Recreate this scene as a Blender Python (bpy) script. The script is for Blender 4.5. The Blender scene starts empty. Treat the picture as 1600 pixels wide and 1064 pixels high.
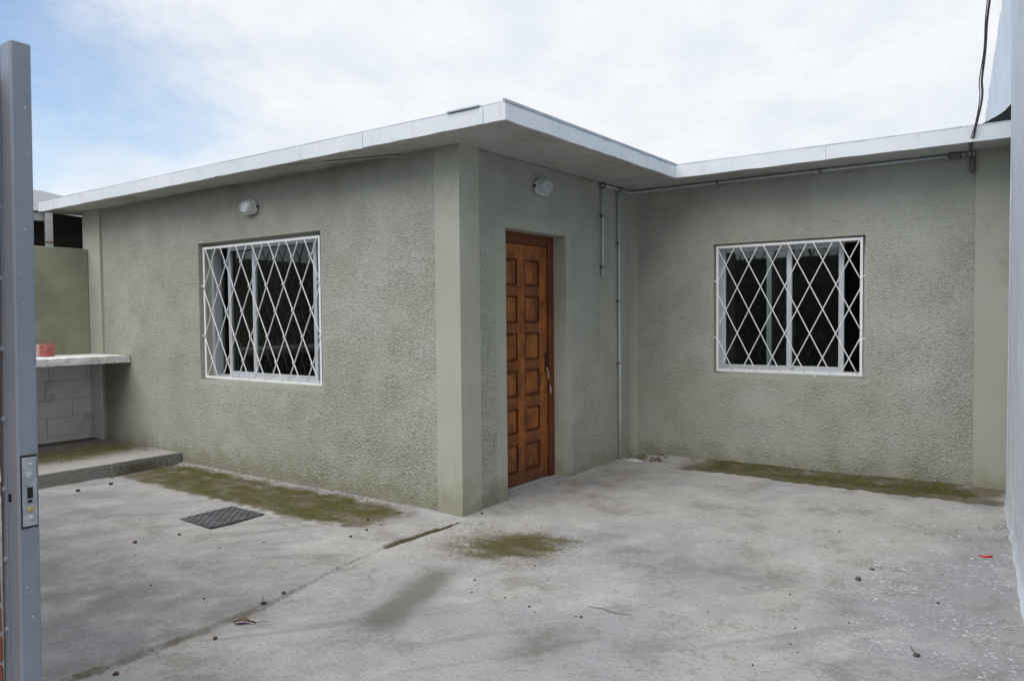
import bpy, math, random
import numpy as np
from mathutils import Vector, Matrix

random.seed(7)
rng = np.random.default_rng(11)
scene = bpy.context.scene
COL = scene.collection
R = math.radians

# ------------------------------------------------------------------ camera
cam_data = bpy.data.cameras.new('camera')
cam_data.sensor_width = 36.0
cam_data.lens = 1181.09 / 1600 * 36
cam_data.clip_start = 0.05
cam_data.clip_end = 3000
cam = bpy.data.objects.new('camera', cam_data)
COL.objects.link(cam)
_yaw, _pit, _rol = R(35.9456), R(-1.893), R(-0.5281)
F = Vector((-math.sin(_yaw) * math.cos(_pit), math.cos(_yaw) * math.cos(_pit), math.sin(_pit)))
Rt = Vector((math.cos(_yaw), math.sin(_yaw), 0))
Up = Rt.cross(F)
R2 = Rt * math.cos(_rol) + Up * math.sin(_rol)
U2 = -Rt * math.sin(_rol) + Up * math.cos(_rol)
M = Matrix((R2, U2, -F)).transposed().to_4x4()
M.translation = Vector((3.4575, -4.1458, 1.4207))
cam.matrix_world = M
scene.camera = cam

# ------------------------------------------------------------------ world, sun, exposure
SUN_EL, SUN_AZ = R(60), R(189)            # azimuth clockwise from +Y
world = bpy.data.worlds.new('World')
scene.world = world
world.use_nodes = True
nt = world.node_tree
nt.nodes.clear()
wn = nt.nodes.new
out = wn('ShaderNodeOutputWorld')
bg = wn('ShaderNodeBackground')
bg.inputs['Strength'].default_value = 0.1
sky = wn('ShaderNodeTexSky')
sky.sky_type = 'NISHITA'
sky.sun_disc = False
sky.sun_elevation = SUN_EL
sky.sun_rotation = SUN_AZ
sky.air_density = 1.0
sky.dust_density = 0.6
sky.ozone_density = 1.0
tc = wn('ShaderNodeTexCoord')
# flatten directions on a cloud deck: dir / (z + 0.25)
sep = wn('ShaderNodeSeparateXYZ'); nt.links.new(tc.outputs['Generated'], sep.inputs[0])
zc = wn('ShaderNodeMath'); zc.operation = 'MAXIMUM'; zc.inputs[1].default_value = 0.0
nt.links.new(sep.outputs['Z'], zc.inputs[0])
za = wn('ShaderNodeMath'); za.operation = 'ADD'; za.inputs[1].default_value = 0.30
nt.links.new(zc.outputs[0], za.inputs[0])
dv = wn('ShaderNodeVectorMath'); dv.operation = 'DIVIDE'
cmb = wn('ShaderNodeCombineXYZ')
for i in range(3): nt.links.new(za.outputs[0], cmb.inputs[i])
nt.links.new(tc.outputs['Generated'], dv.inputs[0]); nt.links.new(cmb.outputs[0], dv.inputs[1])
mp = wn('ShaderNodeMapping'); mp.inputs['Location'].default_value = (3.14, 5.12, 1.4)
nt.links.new(dv.outputs[0], mp.inputs['Vector'])
n1 = wn('ShaderNodeTexNoise'); n1.inputs['Scale'].default_value = 1.5; n1.inputs['Detail'].default_value = 9
n1.inputs['Roughness'].default_value = 0.6; n1.inputs['Distortion'].default_value = 0.25
nt.links.new(mp.outputs[0], n1.inputs['Vector'])
# broad clearing of the cloud towards the west (-X)
dotv = wn('ShaderNodeVectorMath'); dotv.operation = 'DOT_PRODUCT'
dotv.inputs[1].default_value = (0.93, 0.36, 0.0)
nt.links.new(tc.outputs['Generated'], dotv.inputs[0])
mr = wn('ShaderNodeMapRange'); mr.interpolation_type = 'SMOOTHSTEP'
mr.inputs['From Min'].default_value = -0.80; mr.inputs['From Max'].default_value = -0.35
mr.inputs['To Min'].default_value = -0.10; mr.inputs['To Max'].default_value = 0.33
nt.links.new(dotv.outputs['Value'], mr.inputs['Value'])
ad = wn('ShaderNodeMath'); ad.operation = 'ADD'
nt.links.new(n1.outputs['Fac'], ad.inputs[0]); nt.links.new(mr.outputs[0], ad.inputs[1])
cr = wn('ShaderNodeMapRange'); cr.interpolation_type = 'SMOOTHSTEP'
cr.inputs['From Min'].default_value = 0.30; cr.inputs['From Max'].default_value = 0.74
nt.links.new(ad.outputs[0], cr.inputs['Value'])
# cloud brightness, slightly mottled
n2 = wn('ShaderNodeTexNoise'); n2.inputs['Scale'].default_value = 4.2; n2.inputs['Detail'].default_value = 8; n2.inputs['Roughness'].default_value = .62
nt.links.new(mp.outputs[0], n2.inputs['Vector'])
crmp = wn('ShaderNodeValToRGB')
crmp.color_ramp.elements[0].position = 0.36; crmp.color_ramp.elements[0].color = (7.8, 8.35, 9.0, 1)
crmp.color_ramp.elements[1].position = 0.60; crmp.color_ramp.elements[1].color = (9.0, 9.2, 9.5, 1)
nt.links.new(n2.outputs['Fac'], crmp.inputs['Fac'])
gain = wn('ShaderNodeVectorMath'); gain.operation = 'SCALE'; gain.inputs['Scale'].default_value = 1.75
nt.links.new(sky.outputs[0], gain.inputs[0])
mix = wn('ShaderNodeMix'); mix.data_type = 'RGBA'
nt.links.new(cr.outputs[0], mix.inputs['Factor'])
nt.links.new(gain.outputs[0], mix.inputs['A']); nt.links.new(crmp.outputs[0], mix.inputs['B'])
nt.links.new(mix.outputs['Result'], bg.inputs['Color'])
nt.links.new(bg.outputs[0], out.inputs[0])

sun_d = bpy.data.lights.new('sun', 'SUN')
sun_d.energy = 3.1
sun_d.angle = R(70)
sun_d.color = (1.0, 0.965, 0.92)
sun = bpy.data.objects.new('sun', sun_d)
COL.objects.link(sun)
sun.rotation_euler = Vector((-math.sin(SUN_AZ) * math.cos(SUN_EL), -math.cos(SUN_AZ) * math.cos(SUN_EL),
                             -math.sin(SUN_EL))).to_track_quat('-Z', 'Y').to_euler()

vs = scene.view_settings
vs.view_transform = 'Standard'; vs.look = 'None'; vs.exposure = 0.05; vs.gamma = 1.0
vs.use_curve_mapping = False
scene.cycles.use_denoising = True
scene.cycles.denoising_prefilter = 'NONE'
scene.cycles.max_bounces = 6
scene.cycles.sample_clamp_indirect = 1.5
scene.cycles.transparent_max_bounces = 12

# ------------------------------------------------------------------ material helpers
def lin(c):
    f = lambda v: v / 12.92 if v <= 0.04045 else ((v + 0.055) / 1.055) ** 2.4
    return tuple(f(v / 255) for v in c)

class NM:
    """small node-material builder"""
    def __init__(s, name, rough=0.8, spec=0.3, metal=0.0):
        s.m = bpy.data.materials.new(name); s.m.use_nodes = True
        s.t = s.m.node_tree
        s.b = s.t.nodes['Principled BSDF']
        s.b.inputs['Roughness'].default_value = rough
        s.b.inputs['Specular IOR Level'].default_value = spec
        s.b.inputs['Metallic'].default_value = metal
        s.c = s.t.nodes.new('ShaderNodeTexCoord')
    def n(s, k, **kw):
        x = s.t.nodes.new(k)
        for a, b in kw.items(): setattr(x, a, b)
        return x
    def l(s, a, b): s.t.links.new(a, b)
    def vec(s, scale=(1, 1, 1), loc=(0, 0, 0), rot=(0, 0, 0)):
        mp = s.n('ShaderNodeMapping')
        mp.inputs['Scale'].default_value = scale; mp.inputs['Location'].default_value = loc
        mp.inputs['Rotation'].default_value = rot
        s.l(s.c.outputs['Object'], mp.inputs['Vector'])
        return mp.outputs[0]
    def noise(s, scale, detail=4, rough=0.55, vec=None, dist=0.0):
        x = s.n('ShaderNodeTexNoise')
        x.inputs['Scale'].default_value = scale; x.inputs['Detail'].default_value = detail
        x.inputs['Roughness'].default_value = rough; x.inputs['Distortion'].default_value = dist
        s.l(vec or s.c.outputs['Object'], x.inputs['Vector'])
        return x.outputs['Fac']
    def voro(s, scale, vec=None, feature='F1', out='Distance', rnd=1.0):
        x = s.n('ShaderNodeTexVoronoi', feature=feature)
        x.inputs['Scale'].default_value = scale; x.inputs['Randomness'].default_value = rnd
        s.l(vec or s.c.outputs['Object'], x.inputs['Vector'])
        return x.outputs[out]
    def ss(s, v, a, b, lo=0.0, hi=1.0):
        x = s.n('ShaderNodeMapRange', interpolation_type='SMOOTHSTEP')
        x.inputs['From Min'].default_value = a; x.inputs['From Max'].default_value = b
        x.inputs['To Min'].default_value = lo; x.inputs['To Max'].default_value = hi
        s.l(v, x.inputs['Value'])
        return x.outputs[0]
    def math(s, op, a, b=None):
        x = s.n('ShaderNodeMath', operation=op)
        for i, v in enumerate((a, b)):
            if v is None: continue
            if isinstance(v, (int, float)): x.inputs[i].default_value = v
            else: s.l(v, x.inputs[i])
        return x.outputs[0]
    def mix(s, f, a, b):
        x = s.n('ShaderNodeMix', data_type='RGBA')
        for k, v in (('Factor', f), ('A', a), ('B', b)):
            if isinstance(v, (int, float)): x.inputs[k].default_value = v
            elif isinstance(v, tuple): x.inputs[k].default_value = (*v[:3], 1)
            else: s.l(v, x.inputs[k])
        return x.outputs['Result']
    def attr(s, name):
        x = s.n('ShaderNodeAttribute', attribute_name=name)
        return x.outputs['Fac']
    def col(s, c):
        if isinstance(c, tuple): s.b.inputs['Base Color'].default_value = (*c[:3], 1)
        else: s.l(c, s.b.inputs['Base Color'])
        return s
    def rough(s, r):
        s.l(r, s.b.inputs['Roughness']); return s
    def bump(s, h, strength=0.3, dist=0.01):
        x = s.n('ShaderNodeBump'); x.inputs['Strength'].default_value = strength
        x.inputs['Distance'].default_value = dist
        s.l(h, x.inputs['Height']); s.l(x.outputs[0], s.b.inputs['Normal'])
        return s

MAT = {}
OLIVE = (0.405, 0.413, 0.345)

def olive(name, smooth):
    k = NM(name, 0.82, 0.25)
    big = k.noise(0.9, 4, 0.6)
    mid = k.noise(5.0, 4, 0.6)
    c = k.mix(k.ss(big, 0.35, 0.68), tuple(v * 0.92 for v in OLIVE), (0.448, 0.458, 0.405))
    c = k.mix(k.ss(mid, 0.45, 0.75, 0, 0.30), c, (0.49, 0.495, 0.45))
    st = k.noise(1.0, 4, 0.65, k.vec((5.5, 5.5, 0.5)))
    c = k.mix(k.ss(st, 0.55, 0.80, 0, 0.18), c, (0.21, 0.212, 0.160))
    if smooth:
        c = k.mix(k.ss(mid, 0.3, 0.7, 0, 0.45), c, (0.370, 0.374, 0.285))
    sp = k.n('ShaderNodeSeparateXYZ'); k.l(k.c.outputs['Object'], sp.inputs[0])
    low = k.math('ADD', sp.outputs['Z'], k.math('MULTIPLY', k.math('SUBTRACT', k.noise(6.5, 5, 0.7), 0.5), 0.6))
    c = k.mix(k.ss(low, 0.26, -0.04, 0, 0.62), c, (0.200, 0.195, 0.105))
    c = k.mix(k.ss(low, 0.06, -0.06, 0, 0.5), c, (0.33, 0.32, 0.28))
    if smooth:
        sc = k.noise(3.0, 6, 0.72, k.vec((1, 1, .45), (9, 4, 1)))
        c = k.mix(k.ss(sc, 0.56, 0.68, 0, 0.35), c, (0.235, 0.235, 0.165))
        c = k.mix(k.ss(sc, 0.42, 0.32, 0, 0.30), c, (0.47, 0.475, 0.415))
    # small paint chips
    vv = k.voro(7.0)
    c = k.mix(k.math('MULTIPLY', k.ss(vv, 0.05, 0.03), k.ss(mid, 0.62, 0.66)), c, (0.6, 0.6, 0.55))
    if not smooth:
        # specks of grime and bare grain in the coarse render
        gr_ = k.noise(150, 2, 0.5)
        c = k.mix(k.ss(gr_, 0.60, 0.74, 0, 0.55), c, (0.130, 0.132, 0.100))
        c = k.mix(k.ss(gr_, 0.40, 0.28, 0, 0.40), c, (0.50, 0.51, 0.47))
        fine = k.math('ADD', gr_, k.math('MULTIPLY', k.noise(80, 2, 0.5), 1.0))
        k.bump(fine, 0.95, 0.006)
    else:
        k.bump(k.noise(38, 4, 0.65), 0.38, 0.003)
    k.col(c)
    return k.m
MAT['stucco'] = olive('stucco_paint', False)
MAT['olive'] = olive('smooth_olive_paint', True)

def concrete():
    k = NM('yard_concrete', 0.88, 0.25)
    fine = k.noise(34, 5, 0.74)
    fc = k.math('SUBTRACT', fine, 0.5)
    warm = k.attr('warm'); blot = k.attr('blot')
    c = k.mix(k.ss(warm, -1.4, 1.0), (0.285, 0.281, 0.292), (0.352, 0.343, 0.326))
    c = k.mix(k.ss(k.math('ADD', blot, k.math('MULTIPLY', fc, 6.0)), 0.3, 2.2, 0, 0.55), c, (0.190, 0.178, 0.156))
    c = k.mix(k.ss(k.math('ADD', blot, k.math('MULTIPLY', fc, -6.0)), -0.4, -2.0, 0, 0.42), c, (0.45, 0.442, 0.435))
    c = k.mix(k.attr('tone'), c, (0.150, 0.150, 0.162))
    c = k.mix(k.ss(k.attr('drag'), 0.4, 2.4, 0, 0.42), c, (0.165, 0.16, 0.155))
    tw = k.noise(1.0, 4, 0.7, k.vec((7, 75, 7), (1, 2, 0), (0, 0, R(-52))))
    c = k.mix(k.ss(tw, 0.54, 0.72, 0, 0.30), c, (0.185, 0.18, 0.175))
    grit = k.noise(72, 3, 0.7)
    c = k.mix(k.ss(grit, 0.53, 0.66, 0, 0.44), c, (0.120, 0.116, 0.108))
    c = k.mix(k.ss(grit, 0.44, 0.30, 0, 0.40), c, (0.42, 0.415, 0.41))
    pit = k.voro(17.0)
    c = k.mix(k.math('MULTIPLY', k.ss(k.math('ADD', pit, k.math('MULTIPLY', fine, .25)), 0.22, 0.15), k.ss(blot, 0.0, 1.0)), c, (0.085, 0.082, 0.076))
    damp = k.math('ADD', k.attr('damp'), k.math('MULTIPLY', fc, 0.5))
    c = k.mix(k.ss(damp, 0.05, 0.90, 0, 0.82), c, (0.120, 0.114, 0.098))
    br = k.math('ADD', k.attr('silt'), k.math('MULTIPLY', fc, 1.2))
    c = k.mix(k.ss(br, 0.02, 0.95, 0, 0.88), c, (0.112, 0.088, 0.056))
    ms = k.math('ADD', k.attr('moss'), k.math('MULTIPLY', fc, 1.9))
    mossc = k.mix(k.ss(fine, 0.36, 0.66), (0.034, 0.034, 0.009), (0.104, 0.098, 0.024))
    mossc = k.mix(k.ss(blot, -0.1, 1.6, 0, .45), mossc, (0.085, 0.062, 0.034))
    c = k.mix(k.ss(ms, 0.10, 1.0, 0, 0.94), c, mossc)
    # flecks of white limewash trodden onto the floor
    fa = k.attr('fleck')
    fv = k.voro(21.0, k.vec((1.0, 1.3, 1), (0, 0, 0), (0, 0, R(35))))
    fw = k.voro(44.0, k.vec((1.0, 1.2, 1), (3, 1, 0), (0, 0, R(20))))
    f1 = k.math('MULTIPLY', k.ss(k.math('ADD', fv, k.math('MULTIPLY', fine, 0.75)), 0.60, 0.50), k.ss(fa, 0.45, 0.62))
    f2 = k.math('MULTIPLY', k.ss(k.math('ADD', fw, k.math('MULTIPLY', fine, 0.6)), 0.52, 0.44), k.ss(fa, 0.28, 0.50))
    c = k.mix(k.math('MULTIPLY', k.math('MAXIMUM', f1, f2), 0.80), c, (0.58, 0.585, 0.615))
    k.col(c)
    k.bump(k.math('ADD', fine, k.math('ADD', k.math('MULTIPLY', grit, .35), k.math('MULTIPLY', k.ss(ms, 0.4, 0.8), grit))), 0.6, 0.007)
    return k.m
MAT['concrete'] = concrete()

def simple(name, c1, c2, scale=4.0, rough=0.7, spec=0.3, metal=0.0, bump=0.15, bscale=60, dirt=None, lo=.35, hi=.68, stretch=(1, 1, 1), bd=.003):
    k = NM(name, rough, spec, metal)
    c = k.mix(k.ss(k.noise(scale, 6, 0.62, k.vec(stretch)), lo, hi), c1, c2)
    if dirt:
        c = k.mix(k.ss(k.noise(dirt[1], 8, 0.72, k.vec(dirt[3] if len(dirt) > 3 else (1, 1, 1), (5, 2, 8))), dirt[4] if len(dirt) > 4 else .55, .75, 0, dirt[2]), c, dirt[0])
    k.col(c)
    if bump: k.bump(k.noise(bscale, 4, 0.6), bump, bd)
    return k.m

MAT['fascia'] = simple('white_fascia_paint', (0.66, 0.70, 0.74), (0.72, 0.75, 0.78), 2.0, 0.55, 0.3, bump=.06,
                       dirt=((0.40, 0.41, 0.40), 5.0, 0.55, (2.5, 2.5, .7), .52))
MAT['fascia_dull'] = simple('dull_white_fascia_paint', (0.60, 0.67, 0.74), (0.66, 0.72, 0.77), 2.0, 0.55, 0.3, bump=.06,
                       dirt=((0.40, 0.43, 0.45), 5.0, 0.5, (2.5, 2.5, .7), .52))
MAT['dark_olive'] = simple('dark_olive_paint', (0.215, 0.218, 0.165), (0.29, 0.294, 0.22), 1.6, 0.85, 0.2, bump=.15,  # darker olive than the house walls, for the boundary wall
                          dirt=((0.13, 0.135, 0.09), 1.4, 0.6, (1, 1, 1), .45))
MAT['soffit'] = simple('soffit_paint', (0.42, 0.42, 0.405), (0.50, 0.50, 0.48), 1.3, 0.75, 0.2, bump=.05,
                       dirt=((0.24, 0.22, 0.18), 2.4, 0.75, (1, 1, 1), .46))
MAT['sheet'] = simple('galvanised_sheet', (0.36, 0.40, 0.45), (0.46, 0.50, 0.54), 9, 0.45, 0.5, 0.6, bump=.05)
MAT['white_steel'] = simple('white_painted_steel', (0.78, 0.78, 0.77), (0.84, 0.84, 0.83), 6, 0.45, 0.4, bump=.05,
                            dirt=((0.55, 0.50, 0.43), 22, 0.35, (1, 1, 1), .62))
MAT['aluminium'] = simple('aluminium_frame', (0.56, 0.59, 0.63), (0.64, 0.67, 0.70), 5, 0.42, 0.5, 0.25, bump=.03)
MAT['lamp_plastic'] = simple('lamp_plastic', (0.70, 0.70, 0.68), (0.78, 0.78, 0.76), 12, 0.5, 0.4, bump=.03,
                             dirt=((0.42, 0.42, 0.38), 14, 0.5))
MAT['black'] = simple('black_rubber', (0.010, 0.010, 0.011), (0.018, 0.018, 0.019), 6, 0.65, 0.3)
MAT['dark_metal'] = simple('dark_bronze_metal', (0.030, 0.024, 0.020), (0.06, 0.05, 0.042), 20, 0.45, 0.5, 0.6)
MAT['chrome'] = simple('worn_chrome', (0.62, 0.60, 0.57), (0.78, 0.77, 0.75), 30, 0.3, 0.5, 0.85)
MAT['conduit'] = simple('galvanised_conduit', (0.46, 0.50, 0.53), (0.58, 0.62, 0.65), 12, 0.42, 0.5, 0.2, bump=.04,
                        dirt=((0.14, 0.13, 0.12), 16, 0.5))
MAT['grey_pvc'] = simple('grey_fitting', (0.11, 0.11, 0.115), (0.17, 0.17, 0.175), 14, 0.6, 0.3)
MAT['cable'] = simple('weathered_cable', (0.055, 0.048, 0.055), (0.105, 0.09, 0.10), 18, 0.6, 0.3)
MAT['limewash'] = simple('limewashed_render', (0.58, 0.625, 0.68), (0.665, 0.70, 0.745), 1.4, 0.85, 0.2, bump=.35, bscale=30,
                         stretch=(3, 3, .5), dirt=((0.44, 0.465, 0.51), 1.0, 0.35, (7, 7, .45), .5), bd=.006)
MAT['whiteblock'] = simple('white_painted_block', (0.76, 0.76, 0.78), (0.84, 0.84, 0.86), 3, 0.85, 0.2, bump=.4, bscale=70,
                           dirt=((0.26, 0.245, 0.215), 2.6, 0.55, (1, 1, 1), .50), bd=.004)
MAT['mortar'] = simple('dark_mortar', (0.16, 0.155, 0.145), (0.40, 0.395, 0.38), 12, 0.9, 0.2, bump=.4)
MAT['shelf'] = simple('worn_shelf_paint', (0.66, 0.67, 0.69), (0.78, 0.79, 0.81), 3, 0.85, 0.2, bump=.4, bscale=50,
                      dirt=((0.24, 0.24, 0.17), 3.5, 0.85, (1, 1, 1), .52), bd=.005)
MAT['redbrick'] = simple('red_clay', (0.30, 0.085, 0.075), (0.42, 0.15, 0.13), 25, 0.85, 0.2, bump=.4)
MAT['palebrick'] = simple('pale_clay', (0.50, 0.36, 0.31), (0.58, 0.45, 0.40), 25, 0.85, 0.2, bump=.4)
MAT['pierbrick'] = simple('orange_brick', (0.30, 0.105, 0.055), (0.42, 0.165, 0.09), 9, 0.85, 0.2, bump=.4)
MAT['post'] = simple('blue_grey_paint', (0.205, 0.235, 0.285), (0.235, 0.265, 0.315), 3, 0.42, 0.4, bump=.08, bscale=25,
                     dirt=((0.15, 0.17, 0.21), 7, 0.4), bd=.002)
MAT['chip'] = simple('bare_chips', (0.6, 0.6, 0.58), (0.7, 0.7, 0.68), 30, 0.6)
MAT['lockplate'] = simple('scuffed_zinc', (0.34, 0.37, 0.40), (0.50, 0.53, 0.56), 26, 0.42, 0.5, 0.55, bump=.2, bscale=120,
                          dirt=((0.13, 0.13, 0.13), 24, 0.6))
MAT['brass'] = simple('brass', (0.48, 0.36, 0.17), (0.60, 0.48, 0.25), 30, 0.35, 0.5, 0.9)
MAT['seed'] = simple('dry_pod', (0.022, 0.016, 0.012), (0.075, 0.045, 0.034), 90, 0.8, 0.2, bump=.4, bscale=200)
MAT['pod'] = simple('reddish_pod', (0.055, 0.026, 0.024), (0.15, 0.085, 0.078), 80, 0.8, 0.2, bump=.4, bscale=200)
MAT['stone'] = simple('grey_pebble', (0.06, 0.055, 0.046), (0.12, 0.11, 0.09), 60, 0.8, 0.2, bump=.3, bscale=150)
MAT['leaf'] = simple('dry_leaf', (0.085, 0.052, 0.018), (0.18, 0.115, 0.04), 30, 0.75, 0.2)
MAT['red'] = simple('red_plastic', (0.55, 0.015, 0.02), (0.66, 0.03, 0.035), 30, 0.4, 0.4)
MAT['interior'] = simple('room_paint', (0.30, 0.285, 0.27), (0.36, 0.345, 0.33), 2, 0.85, 0.2)
MAT['far_house'] = simple('far_house_render', (0.10, 0.098, 0.096), (0.15, 0.147, 0.144), 1.5, 0.85, 0.2)
MAT['far_roof'] = simple('far_roof_sheet', (0.10, 0.10, 0.105), (0.14, 0.14, 0.145), 1.5, 0.7, 0.2)
MAT['shed'] = simple('shed_timber', (0.10, 0.10, 0.09), (0.15, 0.15, 0.135), 3, 0.85, 0.2)
MAT['shed_roof'] = simple('white_roof_sheet', (0.66, 0.68, 0.71), (0.74, 0.76, 0.79), 3, 0.55, 0.3)
MAT['shed_post'] = simple('chalky_post_paint', (0.38, 0.38, 0.37), (0.48, 0.48, 0.47), 9, 0.7, 0.3)
MAT['rust'] = simple('rust', (0.16, 0.05, 0.022), (0.24, 0.09, 0.04), 30, 0.85, 0.2)
MAT['ground'] = simple('street_ground', (0.16, 0.155, 0.145), (0.23, 0.225, 0.215), 0.6, 0.9, 0.2, bump=.3)
MAT['moss_tuft'] = simple('moss_tuft', (0.040, 0.048, 0.012), (0.095, 0.098, 0.028), 50, 0.95, 0.1, bump=.5, bscale=200)

def wood(name, a, b, dark, axis, dk=.45):
    k = NM(name, 0.42, 0.4)
    sc = {'z': (26, 26, 2.2), 'y': (26, 2.2, 26)}[axis]
    g = k.noise(1.0, 7, 0.66, k.vec(sc), 0.6)
    c = k.mix(k.ss(g, 0.34, 0.68), a, b)
    c = k.mix(k.ss(k.noise(1.6, 6, 0.75, k.vec((4.5, 4.5, 3.5))), 0.40, 0.64, 0, dk), c, dark)
    sp = k.n('ShaderNodeSeparateXYZ'); k.l(k.c.outputs['Object'], sp.inputs[0])
    wet = k.math('ADD', sp.outputs['Z'], k.math('MULTIPLY', k.noise(7, 5, .7), .35))
    c = k.mix(k.ss(wet, 0.62, 0.12, 0, 0.45), c, (0.06, 0.026, 0.016))
    k.col(c)
    k.rough(k.ss(k.noise(11, 4), .3, .7, .34, .62))
    k.bump(g, 0.25, 0.003)
    return k.m
MAT['wood_v'] = wood('varnished_stile', (0.25, 0.075, 0.016), (0.40, 0.140, 0.031), (0.095, 0.030, 0.012), 'z', .65)
MAT['wood_h'] = wood('varnished_rail', (0.175, 0.056, 0.014), (0.27, 0.094, 0.023), (0.075, 0.026, 0.011), 'y')
MAT['wood_p'] = wood('varnished_panel', (0.235, 0.070, 0.015), (0.40, 0.140, 0.029), (0.085, 0.028, 0.012), 'z', .7)
MAT['wood_f'] = wood('stained_door_frame', (0.12, 0.030, 0.013), (0.18, 0.050, 0.019), (0.05, 0.014, 0.009), 'z', .3)

def glass():
    m = bpy.data.materials.new('window_glass'); m.use_nodes = True
    t = m.node_tree; t.nodes.clear()
    o = t.nodes.new('ShaderNodeOutputMaterial')
    mx = t.nodes.new('ShaderNodeMixShader')
    tr = t.nodes.new('ShaderNodeBsdfTransparent'); tr.inputs[0].default_value = (0.88, 0.92, 0.90, 1)
    gl = t.nodes.new('ShaderNodeBsdfGlossy'); gl.inputs['Roughness'].default_value = 0.02
    gl.inputs['Color'].default_value = (0.9, 0.93, 0.95, 1)
    fr = t.nodes.new('ShaderNodeFresnel'); fr.inputs['IOR'].default_value = 1.5
    t.links.new(fr.outputs[0], mx.inputs[0]); t.links.new(tr.outputs[0], mx.inputs[1]); t.links.new(gl.outputs[0], mx.inputs[2])
    t.links.new(mx.outputs[0], o.inputs[0])
    return m
MAT['glass'] = glass()
def frosted():
    k = NM('frosted_lamp_glass', 0.35, 0.5)
    k.col(k.mix(k.ss(k.noise(30, 4), .3, .7), (0.50, 0.51, 0.52), (0.60, 0.61, 0.62)))
    k.b.inputs['Transmission Weight'].default_value = 0.25
    return k.m
MAT['frosted'] = frosted()
def checker():
    k = NM('checker_plate', 0.5, 0.5, 0.35)
    c = k.mix(k.ss(k.noise(7, 6, .7), .35, .7), (0.035, 0.038, 0.043), (0.095, 0.10, 0.112))
    c = k.mix(k.ss(k.noise(4, 5, .7, k.vec((1, 1, 1), (3, 3, 3))), .55, .75, 0, .8), c, (0.11, 0.095, 0.07))
    k.col(c); k.bump(k.noise(80, 3), .2, .002)
    return k.m
MAT['checker'] = checker()
MAT['tread'] = simple('worn_tread', (0.075, 0.079, 0.087), (0.15, 0.157, 0.168), 9, 0.45, 0.5, 0.4)

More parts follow.
